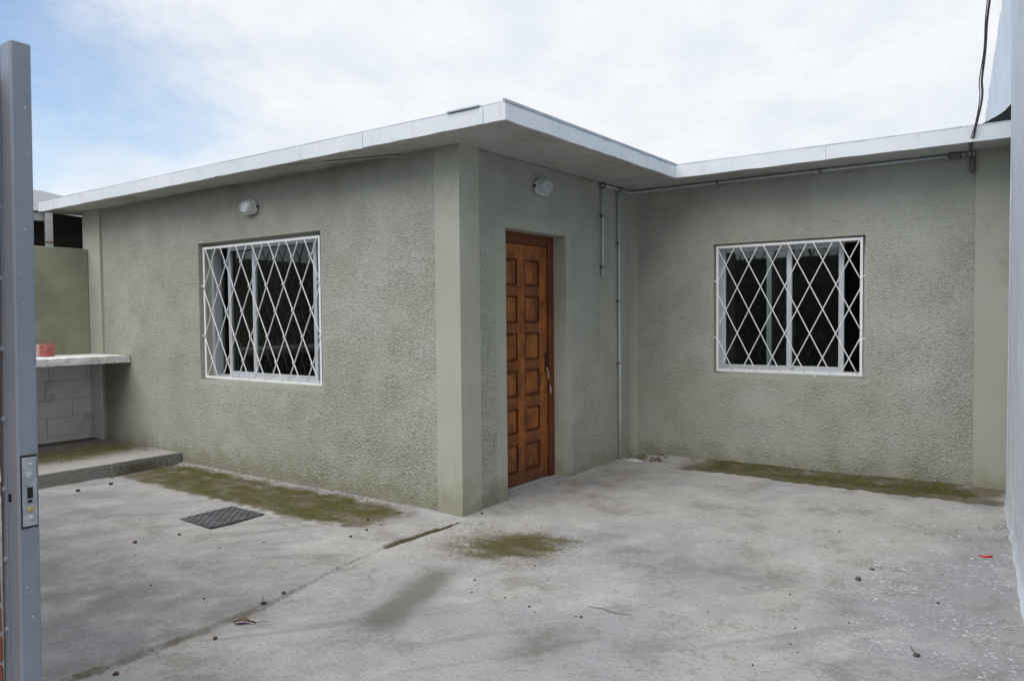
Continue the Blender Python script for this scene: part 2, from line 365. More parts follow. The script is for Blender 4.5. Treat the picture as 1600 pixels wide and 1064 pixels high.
# ------------------------------------------------------------------ mesh helpers
class MB:
    def __init__(s): s.v = []; s.f = []; s.smooth = False
    def box(s, x0, x1, y0, y1, z0, z1, bev=0.0):
        if bev <= 0:
            b = len(s.v)
            s.v += [(x, y, z) for z in (z0, z1) for y in (y0, y1) for x in (x0, x1)]
            for q in ((0, 2, 3, 1), (4, 5, 7, 6), (0, 1, 5, 4), (2, 6, 7, 3), (0, 4, 6, 2), (1, 3, 7, 5)):
                s.f.append(tuple(b + i for i in q))
            return s
        # chamfered box: 24 verts
        c = min(bev, abs(x1 - x0) * .45, abs(y1 - y0) * .45, abs(z1 - z0) * .45)
        xs, ys, zs = (x0, x1), (y0, y1), (z0, z1)
        b = len(s.v); idx = {}
        for i in (0, 1):
            for j in (0, 1):
                for k in (0, 1):
                    sx, sy, sz = (1, -1)[i], (1, -1)[j], (1, -1)[k]
                    p = (xs[i], ys[j], zs[k])
                    for a, d in (('x', (0, sy * c, sz * c)), ('y', (sx * c, 0, sz * c)), ('z', (sx * c, sy * c, 0))):
                        idx[(i, j, k, a)] = len(s.v)
                        s.v.append((p[0] + d[0], p[1] + d[1], p[2] + d[2]))
        Fc = s.f.append
        I = lambda i, j, k, a: idx[(i, j, k, a)]
        for i in (0, 1):
            q = [I(i, 0, 0, 'x'), I(i, 1, 0, 'x'), I(i, 1, 1, 'x'), I(i, 0, 1, 'x')]; Fc(tuple(q if i else q[::-1]))
            q = [I(0, i, 0, 'y'), I(0, i, 1, 'y'), I(1, i, 1, 'y'), I(1, i, 0, 'y')]; Fc(tuple(q if i else q[::-1]))
            q = [I(0, 0, i, 'z'), I(1, 0, i, 'z'), I(1, 1, i, 'z'), I(0, 1, i, 'z')]; Fc(tuple(q if i else q[::-1]))
        for i in (0, 1):
            for j in (0, 1):
                q = [I(i, j, 0, 'x'), I(i, j, 1, 'x'), I(i, j, 1, 'y'), I(i, j, 0, 'y')]; Fc(tuple(q if (i + j) % 2 else q[::-1]))
                q = [I(i, 0, j, 'x'), I(i, 1, j, 'x'), I(i, 1, j, 'z'), I(i, 0, j, 'z')]; Fc(tuple(q[::-1] if (i + j) % 2 else q))
                q = [I(0, i, j, 'y'), I(1, i, j, 'y'), I(1, i, j, 'z'), I(0, i, j, 'z')]; Fc(tuple(q if (i + j) % 2 else q[::-1]))
        for i in (0, 1):
            for j in (0, 1):
                for k in (0, 1):
                    q = [I(i, j, k, 'x'), I(i, j, k, 'y'), I(i, j, k, 'z')]
                    Fc(tuple(q if (i + j + k) % 2 == 1 else q[::-1]))
        return s
    def tube(s, pts, r, n=10, cap=True):
        pts = [Vector(p) for p in pts]
        rs = r if isinstance(r, (list, tuple)) else [r] * len(pts)
        rings = []
        prev = None
        for i, p in enumerate(pts):
            d = (pts[min(i + 1, len(pts) - 1)] - pts[max(i - 1, 0)]).normalized()
            if prev is None:
                a = d.orthogonal().normalized()
            else:
                a = (prev - d * prev.dot(d)).normalized()
            prev = a; bb = d.cross(a)
            b0 = len(s.v)
            for k in range(n):
                t = 2 * math.pi * k / n
                s.v.append(tuple(p + (a * math.cos(t) + bb * math.sin(t)) * rs[i]))
            rings.append(b0)
        for i in range(len(rings) - 1):
            for k in range(n):
                k2 = (k + 1) % n
                s.f.append((rings[i] + k, rings[i] + k2, rings[i + 1] + k2, rings[i + 1] + k))
        if cap:
            s.f.append(tuple(rings[0] + k for k in range(n))[::-1])
            s.f.append(tuple(rings[-1] + k for k in range(n)))
        return s
    def poly(s, pts):
        b = len(s.v); s.v += [tuple(p) for p in pts]; s.f.append(tuple(range(b, b + len(pts)))); return s
    def prism(s, pts, d):
        """extrude a polygon by vector d"""
        n = len(pts); b = len(s.v)
        s.v += [tuple(p) for p in pts] + [tuple(Vector(p) + Vector(d)) for p in pts]
        s.f.append(tuple(range(b, b + n))[::-1]); s.f.append(tuple(range(b + n, b + 2 * n)))
        for i in range(n):
            j = (i + 1) % n
            s.f.append((b + i, b + j, b + n + j, b + n + i))
        return s
    def longbox(s, x0, x1, y0, y1, z0, z1, axis, seed, amp=.0016, st=.12):
        """board along an axis whose edges wander a little"""
        g_ = random.Random(seed); a, b = (x0, x1) if axis == 'x' else (y0, y1)
        n = max(2, int((b - a) / st)); rings = []
        wz = [g_.gauss(0, amp) for _ in range(n + 1)]; wt = [g_.gauss(0, amp) for _ in range(n + 1)]; wo = [g_.gauss(0, amp * .8) for _ in range(n + 1)]
        for i in range(n + 1):
            t = a + (b - a) * i / n; b0 = len(s.v)
            zl, zh, o = z0 + wz[i], z1 + wt[i], wo[i]
            if axis == 'x': s.v += [(t, y0 + o, zl), (t, y1 + o, zl), (t, y1 + o, zh), (t, y0 + o, zh)]
            else: s.v += [(x1 + o, t, zl), (x0 + o, t, zl), (x0 + o, t, zh), (x1 + o, t, zh)]
            rings.append(b0)
        for r0, r1 in zip(rings[:-1], rings[1:]):
            for k in range(4): s.f.append((r0 + k, r1 + k, r1 + (k + 1) % 4, r0 + (k + 1) % 4)[::-1])
        s.f.append(tuple(rings[0] + k for k in range(4))); s.f.append(tuple(rings[-1] + k for k in range(4))[::-1])
        return s
    def mesh(s, name, mat, smooth=False):
        me = bpy.data.meshes.new(name)
        me.from_pydata(s.v, [], s.f)
        me.validate(); me.update()
        if smooth:
            me.polygons.foreach_set('use_smooth', [True] * len(me.polygons))
        if isinstance(mat, str): mat = MAT[mat]
        me.materials.append(mat)
        return me
    def build(s, name, mat, parent=None, smooth=False):
        return link(name, s.mesh(name, mat, smooth), parent)

def link(name, me, parent=None):
    o = bpy.data.objects.new(name, me)
    COL.objects.link(o)
    if parent is not None:
        o.parent = parent
        o.matrix_parent_inverse = parent.matrix_world.inverted() if parent.type == 'EMPTY' and False else Matrix()
    return o
def tag(o, label=None, cat=None, group=None, kind=None):
    if label: o['label'] = label
    if cat: o['category'] = cat
    if group: o['group'] = group
    if kind: o['kind'] = kind
    return o
def thing(name, label, cat, group=None):
    o = bpy.data.objects.new(name, None)
    o.empty_display_size = 0.2
    COL.objects.link(o)
    return tag(o, label, cat, group)

def np_mesh(name, verts, quads, mat, smooth=True, attrs=None):
    me = bpy.data.meshes.new(name)
    nv, nf = len(verts), len(quads)
    me.vertices.add(nv); me.vertices.foreach_set('co', np.asarray(verts, np.float32).ravel())
    me.loops.add(nf * 4); me.loops.foreach_set('vertex_index', np.asarray(quads, np.int32).ravel())
    me.polygons.add(nf)
    me.polygons.foreach_set('loop_start', np.arange(0, nf * 4, 4, dtype=np.int32))
    me.polygons.foreach_set('loop_total', np.full(nf, 4, np.int32))
    me.polygons.foreach_set('use_smooth', np.full(nf, smooth))
    me.update(calc_edges=True); me.validate()
    for k, a in (attrs or {}).items():
        at = me.attributes.new(k, 'FLOAT', 'POINT'); at.data.foreach_set('value', np.asarray(a, np.float32).ravel())
    me.materials.append(MAT[mat])
    return me

def band_noise(shape, step, wl, width=0.5, seed=0):
    """periodic 2-D noise whose features are about wl metres across"""
    g = np.random.default_rng(seed)
    n = g.standard_normal(shape)
    fy = np.fft.fftfreq(shape[0], step)[:, None]; fx = np.fft.fftfreq(shape[1], step)[None, :]
    f = np.sqrt(fx ** 2 + fy ** 2) + 1e-9
    k = np.exp(-(np.log(f * wl) / width) ** 2)
    r = np.fft.ifft2(np.fft.fft2(n) * k).real
    return r / (r.std() + 1e-12)

def seg(edges, step):
    out = []
    for a, b in zip(edges[:-1], edges[1:]):
        n = max(1, int(round((b - a) / step)))
        out += list(np.linspace(a, b, n + 1)[:-1])
    return np.array(out + [edges[-1]])

# ------------------------------------------------------------------ dimensions
D = 2.630                   # depth of the recess: front wall plane of the right wing
ZS, ZT = 2.636, 2.743       # soffit and fascia top
XW = 3.16                   # right end of the right wing
AW = (-3.290, -1.500, 0.828, 2.139)   # opening left window: x0 x1 z0 z1
BW = (0.850, 2.152, 0.866, 2.060)     # opening right window
DO = (0.560, 1.436, -0.06, 2.098)     # door opening: y0 y1 z0 z1

def xj(y):   # joint between the two yard slabs
    return np.interp(y, [-3.2, -2.76, -2.4, -1.88, -1.39, -0.75, -0.145, 0.1], [.21, .233, .246, .218, .113, -.004, .044, .06])

def gz(x, y):
    return (-.03 + .022 * np.clip(y, 0, 2.7) + .008 * np.clip(x, 0, 3.2) * np.clip(y, 0, 2.7) / 2.7)

# ------------------------------------------------------------------ ground and yard
g = MB()
S = 900
g.v = [(-S, -S, -.16), (S, -S, -.16), (S, S, -.16), (-S, S, -.16)]; g.f = [(0, 1, 2, 3)]
tag(g.build('ground', 'ground'), 'grey street ground beyond the yard', None, None, 'structure')

xs = seg([-5.6, -0.06, 0.32, 4.1], 0.021); xs = np.unique(np.concatenate([xs, np.arange(-0.06, .32, .007)]))
ys = np.unique(np.round(np.concatenate([seg([-6.2, -3.0], .05), seg([-3.0, 2.7], .021), np.arange(-.86, -.60, .007), np.arange(2.10, 2.34, .009)]), 4))
Xg, Yg = np.meshgrid(xs, ys)
def smst(a, b, v):
    t = np.clip((v - a) / (b - a), 0, 1); return t * t * (3 - 2 * t)
# noise helper on an irregular grid: sample a periodic field
def field(wl, seed, width=.5, n=800, step=.016, ang=0.0, sx=1.0, sy=1.0):
    nf = band_noise((n, n), step, wl, width, seed)
    ca, sa = math.cos(ang), math.sin(ang)
    i = ((-Xg * sa + Yg * ca) * sy + 30) / step; j = ((Xg * ca + Yg * sa) * sx + 30) / step
    i0 = np.floor(i).astype(int); j0 = np.floor(j).astype(int)
    a = i - i0; b = j - j0
    s = lambda p, q: nf[p % n, q % n]
    return (s(i0, j0) * (1 - a) * (1 - b) + s(i0 + 1, j0) * a * (1 - b) + s(i0, j0 + 1) * (1 - a) * b + s(i0 + 1, j0 + 1) * a * b)
def fbm(seed, top=1.2, n=6, gain=.72, **kw):
    r = 0; w = 1
    for k in range(n):
        r = r + w * field(top / 2 ** k, seed + k * 7, .55, **kw); w *= gain
    return r / np.sqrt(sum(gain ** (2 * k) for k in range(n)))
f_big, f_mid, f_small, f_edge = field(1.6, 1, .4), field(.35, 2, .5), field(.10, 3, .5), field(.16, 4, .6)
Z = gz(Xg, Yg) + .0035 * f_big + .0016 * f_mid + .0006 * f_small
jx = xj(Yg) + .0035 * f_edge + .002 * f_small
inj = smst(-.10, -.30, Yg)                         # the step fades out under the corner pillar
wj = .007 + .022 * smst(-.9, -2.2, Yg)             # broken edge widens towards the gate
step = smst(0, 1, (Xg - jx + wj) / (2 * wj))
Z += -.016 * step * inj * (.55 + .45 * smst(-.8, -1.9, Yg)) + .004 * f_edge * (step * (1 - step) * 4) * inj
# open mossy groove between the slabs next to the pillar
gw = .009 + .008 * smst(-.15, -.70, Yg) + .001 * f_edge
gr = np.exp(-((Xg - xj(Yg)) / gw) ** 2) * smst(-.80, -.72, Yg) * smst(-.06, -.16, Yg)
Z += -.045 * gr
# saw joint across the right slab
cy = -.775 + .085 * (Xg - 1.37) / 1.39 + .004 * f_edge
sj = np.exp(-((Yg - cy) / .0055) ** 2) * smst(.95, 1.25, Xg) * smst(3.3, 2.6, Xg)
Z += -.006 * sj
# strip along the left facade, a little lower than the slab; strip at the right wing
ye = -.73 + .10 * smst(-1.2, -.2, Xg) + .012 * f_edge
strip = smst(-.012, .012, Yg - ye) * smst(-.02, -.16, Xg)
Z += -.010 * strip * smst(0, .12, -.0 - Yg + .02)
Z += .012 * smst(-.10, -.01, Yg) * smst(-.02, -.2, Xg)     # mortar fillet at the wall foot
yb = 2.235 - .05 * smst(1.2, 2.6, Xg) + .010 * f_edge
bstrip = smst(-.012, .012, Yg - yb) * smst(.30, .75, Xg)
Z += -.010 * bstrip + .030 * smst(D - .14, D - .01, Yg) * smst(.1, .4, Xg)
# masks for stains
moss = (.78 * smst(.0, .16, Yg - ye) * smst(-.01, -.12, Yg) * smst(-.22, -.85, Xg) * smst(-3.75, -3.5, Xg) * strip)
moss *= 1.0 + .12 * f_big + .12 * f_mid
moss = np.maximum(moss, .98 * np.exp(-(((Xg + 3.15) / .45) ** 2 + ((Yg + .32) / .20) ** 2)))
bm = 1.25 * np.exp(-((Yg - 2.48 + .03 * smst(1, 2.8, Xg)) / .11) ** 2) * smst(.95, 1.35, Xg) * smst(3.02, 2.88, Xg)
moss = np.maximum(moss, 1.0 * bm)
moss = np.maximum(moss, .62 * bstrip * smst(.6, 1.0, Xg) * smst(3.05, 2.7, Xg))
u = ((Xg - .62) * .81 + (Yg + .35) * .587); v = (-(Xg - .62) * .587 + (Yg + .35) * .81)
oval = np.exp(-((u / .31) ** 2 + (v / .29) ** 2)) + .62 * np.exp(-(((u - .34) / .20) ** 2 + ((v - .02) / .15) ** 2))
moss = np.maximum(moss, .86 * oval)
moss = np.maximum(moss, 1.2 * np.sqrt(gr))
moss = np.maximum(moss, .45 * np.exp(-((Xg - jx) / .028) ** 2) * smst(-2.0, -2.6, Yg) * smst(-.5, .6, f_mid))
silt = np.maximum(.92 * strip * smst(.02, .14, Yg - ye) * smst(-.20, -.6, Xg) * smst(-3.9, -3.4, Xg) * smst(.02, -.1, Yg), 1.15 * bstrip * smst(.35, .9, Xg) * smst(3.25, 3.0, Xg))
silt = np.maximum(silt, .95 * np.exp(-((u / .40) ** 2 + (v / .36) ** 2)))
silt = np.maximum(silt, .30 * np.exp(-((Xg - jx + .01) / (wj * 1.1)) ** 2) * inj * smst(-.9, -1.4, Yg))
silt = np.maximum(silt, 1.4 * np.sqrt(gr))
silt = np.maximum(silt, .42 * np.exp(-(((Xg - .28) / .35) ** 2 + ((Yg - 1.55) / .9) ** 2)))
up_ = (Xg - .72) * .28 + (Yg + 1.30) * -.96; vp_ = (Xg - .72) * .96 + (Yg + 1.30) * .28
damp = 1.0 * np.exp(-((up_ / .44) ** 4 + (vp_ / .13) ** 2)) 
damp = np.maximum(damp, .62 * np.exp(-(((Xg - 1.62) / .16) ** 2 + ((Yg + 1.35) / .30) ** 2)))
damp = np.maximum(damp, .45 * np.exp(-(((Xg - 1.9) / .8) ** 2 + ((Yg - .0) / .35) ** 2)))
damp = np.maximum(damp, .40 * np.exp(-(((Xg + .7) / .8) ** 2 + ((Yg + 2.3) / .30) ** 2)))
damp = np.maximum(damp, .50 * sj)
damp = np.maximum(damp, (.40 + .22 * f_mid * (f_mid > 0)) * np.exp(-((Xg - jx) / (wj * .8)) ** 4) * inj)
fleck = smst(2.0, 3.0, Xg + .25 * Yg * (Yg < 0)) * (smst(1.9, 1.2, Yg) + .7 * smst(2.25, 2.05, Yg) * smst(2.5, 2.9, Xg) * (Yg > 1.4)) * smst(-1.6, -.9, Yg)
nzA, nzB = fbm(101, .5, 5), fbm(151, .4, 5, .75, ang=.1, sx=.55)
moss = moss * (1 + .34 * nzB)
silt = silt * (1 + .25 * nzA)
damp = damp * (1 + .14 * nzA)
warm = fbm(201, 2.2, 4, .6) * .8 - .9 * smst(-1.0, -2.6, Yg) - .35 * smst(1.8, 3.0, Xg) * smst(1.5, .2, Yg) + .5 * smst(.3, 1.6, Yg)
blot = fbm(251, .9, 6, .78)
tone = np.clip(.55 * smst(.06, -.06, Xg - jx) * smst(-.7, -2.3, Yg) * (1 + .30 * nzA), 0, .8)   # greyer pour of the left slab, plus vignetting painted in towards the gate
drag = fbm(301, .5, 5, .75, ang=R(52), sx=.22, sy=1.6) * (.4 + .6 * smst(.4, -.8, Yg))
fleck = np.clip(fleck, 0, 1) * (.60 + .26 * fbm(351, .7, 5, .75))
nx, ny = len(xs), len(ys)
ii = np.arange(nx * ny).reshape(ny, nx)
quads = np.stack([ii[:-1, :-1], ii[:-1, 1:], ii[1:, 1:], ii[1:, :-1]], -1).reshape(-1, 4)
me = np_mesh('yard_floor', np.stack([Xg, Yg, Z], -1).reshape(-1, 3), quads, 'concrete', True,
             dict(moss=np.clip(moss, 0, 1.2), silt=silt, damp=damp, fleck=fleck, tone=tone, warm=warm, blot=blot, drag=drag))
tag(link('yard_floor', me), 'grey concrete yard floor with moss stains and slab joints', None, None, 'structure')

def zfloor(x, y):
    i = int(np.argmin(abs(ys - y))); j = int(np.argmin(abs(xs - x)))
    return float(Z[i, j])

# ------------------------------------------------------------------ house
house = thing('house', 'single-storey olive green house with flat white-edged roof and barred windows', 'house')

def stucco_wall(edges_u, edges_v, to_xyz, holes, ampfn, seed, stepsz=.0056):
    us, vs_ = seg(edges_u, stepsz), seg(edges_v, stepsz)
    Uu, Vv = np.meshgrid(us, vs_)
    sh = Uu.shape
    a = .80 * band_noise(sh, stepsz, .0165, .50, seed) + .30 * band_noise(sh, stepsz, .034, .55, seed + 5) + .40 * band_noise(sh, stepsz, .0115, .35, seed + 9)
    b = band_noise(sh, stepsz, .085, .6, seed + 1)
    c = band_noise(sh, stepsz, .50, .5, seed + 2)
    dens = .26 * np.clip(c, -2, 2) + .22 * np.clip(b, -2, 2)
    pits = np.clip(a + dens - .15, 0, 1.5); lumps = np.clip(-a + .5 * dens - .55, 0, 1.4)
    h = -.0051 * pits + .0031 * lumps + .0005 * b + .0010 * c
    amp = np.ones(sh)
    for (u0, u1, v0, v1) in holes:
        dx = np.maximum(np.maximum(u0 - Uu, Uu - u1), 0); dy = np.maximum(np.maximum(v0 - Vv, Vv - v1), 0)
        amp *= smst(0, .02, np.hypot(dx, dy) + 1e-9)
    h = (h + .0012) * amp * ampfn(Uu, Vv)
    V = to_xyz(Uu, Vv, h).reshape(-1, 3)
    ny_, nx_ = sh
    idx = np.arange(nx_ * ny_).reshape(sh)
    q = np.stack([idx[:-1, :-1], idx[:-1, 1:], idx[1:, 1:], idx[1:, :-1]], -1).reshape(-1, 4)
    uc = ((Uu[:-1, :-1] + Uu[1:, 1:]) / 2).ravel(); vc = ((Vv[:-1, :-1] + Vv[1:, 1:]) / 2).ravel()
    keep = np.ones(len(q), bool)
    for (u0, u1, v0, v1) in holes:
        keep &= ~((uc > u0) & (uc < u1) & (vc > v0) & (vc < v1))
    return V, q[keep]

WO = .008      # stucco sits this far behind the pilaster faces
V, q = stucco_wall([-5.19, AW[0], AW[1], -.215], [-.12, AW[2], AW[3], ZS + .002],
                   lambda U, Vv, h: np.stack([U, WO - h, Vv], -1), [AW],
                   lambda U, Vv: np.where((U > AW[0] - .04) & (U < AW[1] + .02) & (Vv < AW[2]) & (Vv > AW[2] - .035), .15, 1), 21)
tag(link('wall', np_mesh('wall_a', V, q, 'stucco'), house), 'rough stucco wall of the front wing')
def door_amp(Y, Zz):
    inb = (Y > DO[0] - .135) & (Y < DO[1] + .085) & (Zz < DO[3] + .085)
    return np.where(inb, .10, 1) * np.where(Y > 2.02, .10, 1)
V, q = stucco_wall([.20, DO[0], DO[1], D + .02], [-.12, DO[3], ZS + .002],
                   lambda U, Vv, h: np.stack([-WO + h, U, Vv], -1), [(DO[0], DO[1], -1, DO[3])], door_amp, 31)
tag(link('wall', np_mesh('wall_d', V, q, 'stucco'), house), 'rough stucco wall around the wooden door')
V, q = stucco_wall([.06, BW[0], BW[1], 2.93], [-.12, BW[2], BW[3], ZS + .002],
                   lambda U, Vv, h: np.stack([U, D + WO - h, Vv], -1), [BW],
                   lambda U, Vv: np.where((U > BW[0] - .03) & (U < BW[1] + .03) & (Vv < BW[2]) & (Vv > BW[2] - .035), .15, 1), 41)
tag(link('wall', np_mesh('wall_b', V, q, 'stucco'), house), 'rough stucco wall of the right wing')

def smooth_panel(pts_fn, u0, u1, v0, v1, seed, n=.05, amp=.0012):
    pass
# pilasters (plain painted render, a little proud of the stucco)
m = MB()
L = [(-.235, .02), (-.235, 0), (0, 0), (0, .228), (-.02, .228), (-.02, .02)]
m.prism([(x, y, -.12) for x, y in L], (0, 0, ZS + .12 + .002))
tag(m.build('corner_pilaster', 'olive', house), 'smooth corner pilaster between the two facades')
MB().box(-5.55, -5.165, -.022, .10, -.12, ZS + .002, .006).build('pilaster', 'olive', house)
MB().box(-.02, .085, D - .004, D + .06, -.12, ZS + .002).build('pilaster', 'olive', house)
MB().box(2.925, XW + .05, D - .006, D + .06, -.12, ZS + .002).build('pilaster', 'olive', house)

def reveal(kind, o, d):
    m = MB()
    a, b, c, e = o
    if kind == 'A': P = lambda u, t, z: (u, WO + t, z)
    elif kind == 'B': P = lambda u, t, z: (u, D + WO + t, z)
    else: P = lambda u, t, z: (-WO - t, u, z)
    ring = [(a, c), (b, c), (b, e), (a, e)]
    for i in range(4):
        (u0, z0), (u1, z1) = ring[i], ring[(i + 1) % 4]
        if kind == 'D' and i == 0: continue
        m.poly([P(u0, 0, z0), P(u1, 0, z1), P(u1, d, z1), P(u0, d, z0)])
    return m.build('reveal', 'olive', house)
reveal('A', AW, .24); reveal('B', BW, .24); reveal('D', DO, .24)

# hidden sides of the house, so that the rooms are dark
m = MB(); m.box(-5.55, -5.40, .10, 8.0, -.1, 2.72); m.build('side_wall', 'olive', house)
m = MB(); m.box(-5.55, 3.6, 8.0, 8.15, -.1, 2.72); m.build('rear_wall', 'olive', house)
m = MB(); m.box(-5.40, -.05, .26, .29, -.1, AW[2] - .01); m.box(-5.40, -.05, .26, .29, AW[3] + .01, 2.63)
m.box(-5.40, AW[0] - .01, .26, .29, AW[2] - .01, AW[3] + .01); m.box(AW[1] + .01, -.05, .26, .29, AW[2] - .01, AW[3] + .01)
m.box(-.27, -.25, .29, DO[0] - .02, -.1, 2.63); m.box(-.27, -.25, DO[1] + .02, D + .25, -.1, 2.63); m.box(-.27, -.25, DO[0] - .02, DO[1] + .02, DO[3] + .02, 2.63)
m.box(-.25, 3.4, D + .26, D + .29, -.1, BW[2] - .01); m.box(-.25, 3.4, D + .26, D + .29, BW[3] + .01, 2.63)
m.box(-.25, BW[0] - .01, D + .26, D + .29, BW[2] - .01, BW[3] + .01); m.box(BW[1] + .01, 3.4, D + .26, D + .29, BW[2] - .01, BW[3] + .01)
m.box(-.10, -.02, 4.0, 7.9, -.1, 2.63)
m.box(-5.40, 3.4, .3, 8.0, -.06, -.03)
m.build('interior', 'interior', house)
MB().box(3.4, 3.5, D + .06, 8.0, -.1, 2.72).build('side_wall', 'olive', house)

# roof: sheets, fascia boards, soffit panels
roof = MB()
roof.box(-5.86, .640, -.312, 8.3, 2.742, 2.758)
roof.box(.640, 3.165, D - .38, 8.3, 2.742, 2.758)
roof = roof.build('roof', 'sheet', house)
YA, XF, YB = -.332, .657, D - .396
m_joints = [(-5.883, -4.430), (-4.428, -2.455), (-2.451, -.62), (-.618, .480), (.483, XF)]
for i, (a, b) in enumerate(m_joints):
    o = MB().longbox(a, b, YA + (.0015 if i in (1, 3) else 0), YA + .018, ZS, ZT + (.0015 if i % 2 else 0), 'x', i).build('fascia_board', 'fascia', roof)
for a, b in ((YA + .0185, 1.21), (1.212, YB - .0005)):
    MB().longbox(XF - .018, XF, a, b, ZS + .0005, ZT - .0005, 'y', int(a * 10) + 9).build('fascia_board', 'fascia_dull', roof)
for a, b in ((XF - .017, 1.93), (1.932, 3.172)):
    MB().longbox(a, b, YB, YB + .018, ZS + .0003, ZT - .0003, 'x', int(a * 10) + 40).build('fascia_board', 'fascia', roof)
MB().box(-5.883, -5.866, YA + .019, 1.5, ZS, ZT, .0025).build('fascia_board', 'fascia', roof)
# upturned sheet edge along the side eave
m = MB(); m.box(XF - .006, XF + .004, YA - .006, YB + .02, ZT + .001, ZT + .022, .002); m.build('edge_flashing', 'sheet', roof)
m = MB(); m.prism([(XF - .02, YA - .004, ZT + .012), (XF - .012, YA - .004, ZT + .030), (XF - .006, YA - .004, ZT + .012)], (0, .03, 0)); m.build('edge_flashing', 'sheet', roof)
for a, b in ((-5.865, -4.0), (-3.997, -2.6), (-2.597, -1.2), (-1.197, -.005)):
    dz = {0: 0, 1: .002, 2: -.004, 3: 0}[[-5.865, -3.997, -2.597, -1.197].index(a)]
    MB().box(a, b, YA + .0185, .012, ZS + .004 + dz, ZS + .012 + dz).build('soffit_panel', 'soffit', roof)
MB().box(-.002, XF - .0185, YA + .0185, 1.10, ZS + .003, ZS + .011).build('soffit_panel', 'soffit', roof)
MB().box(-.002, XF - .0185, 1.103, 2.06, ZS + .0045, ZS + .012).build('soffit_panel', 'soffit', roof)
MB().box(-.002, XF - .0185, 2.063, D + .01, ZS + .003, ZS + .011).build('soffit_panel', 'soffit', roof)
MB().box(XF - .016, 1.95, YB + .0185, D + .012, ZS + .0035, ZS + .0115).build('soffit_panel', 'soffit', roof)
MB().box(1.953, XW + .02, YB + .0185, D + .012, ZS + .0035, ZS + .0115).build('soffit_panel', 'soffit', roof)
MB().box(-5.865, -5.56, .014, 1.5, ZS + .003, ZS + .011).build('soffit_panel', 'soffit', roof)
# cover strip hanging slightly off the soffit of the front eave
m = MB(); m.prism([(-1.62, -.27, ZS + .003), (-.62, -.02, ZS + .003), (-.58, -.02, ZS - .010), (-1.60, -.30, ZS - .002)], (0, .05, 0)); m.build('soffit_cover_strip', 'soffit', roof)
# screw heads and sheet ends that show above the fascia
for k, (x, h, w) in enumerate([(-.629, .022, .012), (-2.021, .018, .010), (-3.27, .012, .03), (-3.95, .014, .07), (-2.75, .010, .008), (-.2, .006, .20), (-1.3, .006, .3)]):
    MB().box(x, x + w, YA + .03, YA + .05, ZT, ZT + h, .002).build('sheet_end', 'sheet', roof)
for k, (x, h, w) in enumerate([(1.32, .016, .010), (2.845, .022, .018), (2.2, .008, .18), (1.7, .006, .2)]):
    MB().box(x, x + w, YB + .02, YB + .04, ZT, ZT + h, .002).build('sheet_end', 'sheet', roof)
# black membrane turned up against the neighbour's wall
m = MB()
prof = [(2.90, .002), (2.962, .008), (3.03, .036), (3.09, .066), (3.125, .090), (3.165, .135), (3.20, .17)]
for i in range(len(prof) - 1):
    (a, ha), (b, hb) = prof[i], prof[i + 1]
    m.prism([(a, YB + .03, ZT - .004), (b, YB + .03, ZT - .004), (b, YB + .03, ZT + hb), (a, YB + .03, ZT + ha)], (0, 2.5, 0))
m.build('roof_membrane', 'black', roof)
m = MB(); m.prism([(2.985, YB + .5, ZT + .0), (3.0, YB + .5, ZT + .135), (3.022, YB + .5, ZT + .150), (3.025, YB + .5, ZT + .0)], (0, .02, 0)); m.build('membrane_clip', 'grey_pvc', roof)

# loose metal strip lying on the roof edge
m = MB(); m.box(.185, .455, YA - .012, YA + .06, ZT + .0035, ZT + .016, .002)
tag(m.build('metal_strip', 'sheet'), 'loose flat grey metal strip lying on the roof edge near the corner', 'metal strip')

# ------------------------------------------------------------------ windows and grilles
def sash(o, par, x0, x1, y, z0, z1, w=.045, t=.028):
    m = MB()
    m.box(x0, x0 + w, y, y + t, z0, z1, .003); m.box(x1 - w, x1, y, y + t, z0, z1, .003)
    m.box(x0 + w, x1 - w, y + .001, y + t - .001, z0, z0 + .05, .003); m.box(x0 + w, x1 - w, y + .001, y + t - .001, z1 - .045, z1, .003)
    m.build('sash', 'aluminium', par)
    g = MB(); g.box(x0 + w - .004, x1 - w + .004, y + .011, y + .015, z0 + .046, z1 - .041)
    g.build('pane', 'glass', par)

def window(o, yf, label, sashes):
    x0, x1, z0, z1 = o
    m = MB(); w = .040
    m.box(x0, x0 + w, yf - .01, yf + .085, z0, z1, .003); m.box(x1 - w, x1, yf - .01, yf + .085, z0, z1, .003)
    m.box(x0 + w, x1 - w, yf - .008, yf + .083, z0, z0 + .042, .003); m.box(x0 + w, x1 - w, yf - .008, yf + .083, z1 - .038, z1, .003)
    win = m.build('window', 'aluminium', house)
    win['label'] = label
    for (a, b, dy) in sashes:
        sash(o, win, a, b, yf + dy, z0 + .030, z1 - .028)
    return win
window(AW, .150, 'white aluminium sliding window left ajar at both ends', [(-2.649, -1.735, .004), (-3.087, -2.178, .040)])
window(BW, D + .150, 'white aluminium sliding window pushed open on the right', [(.868, 1.517, .004), (1.282, 1.947, .040)])

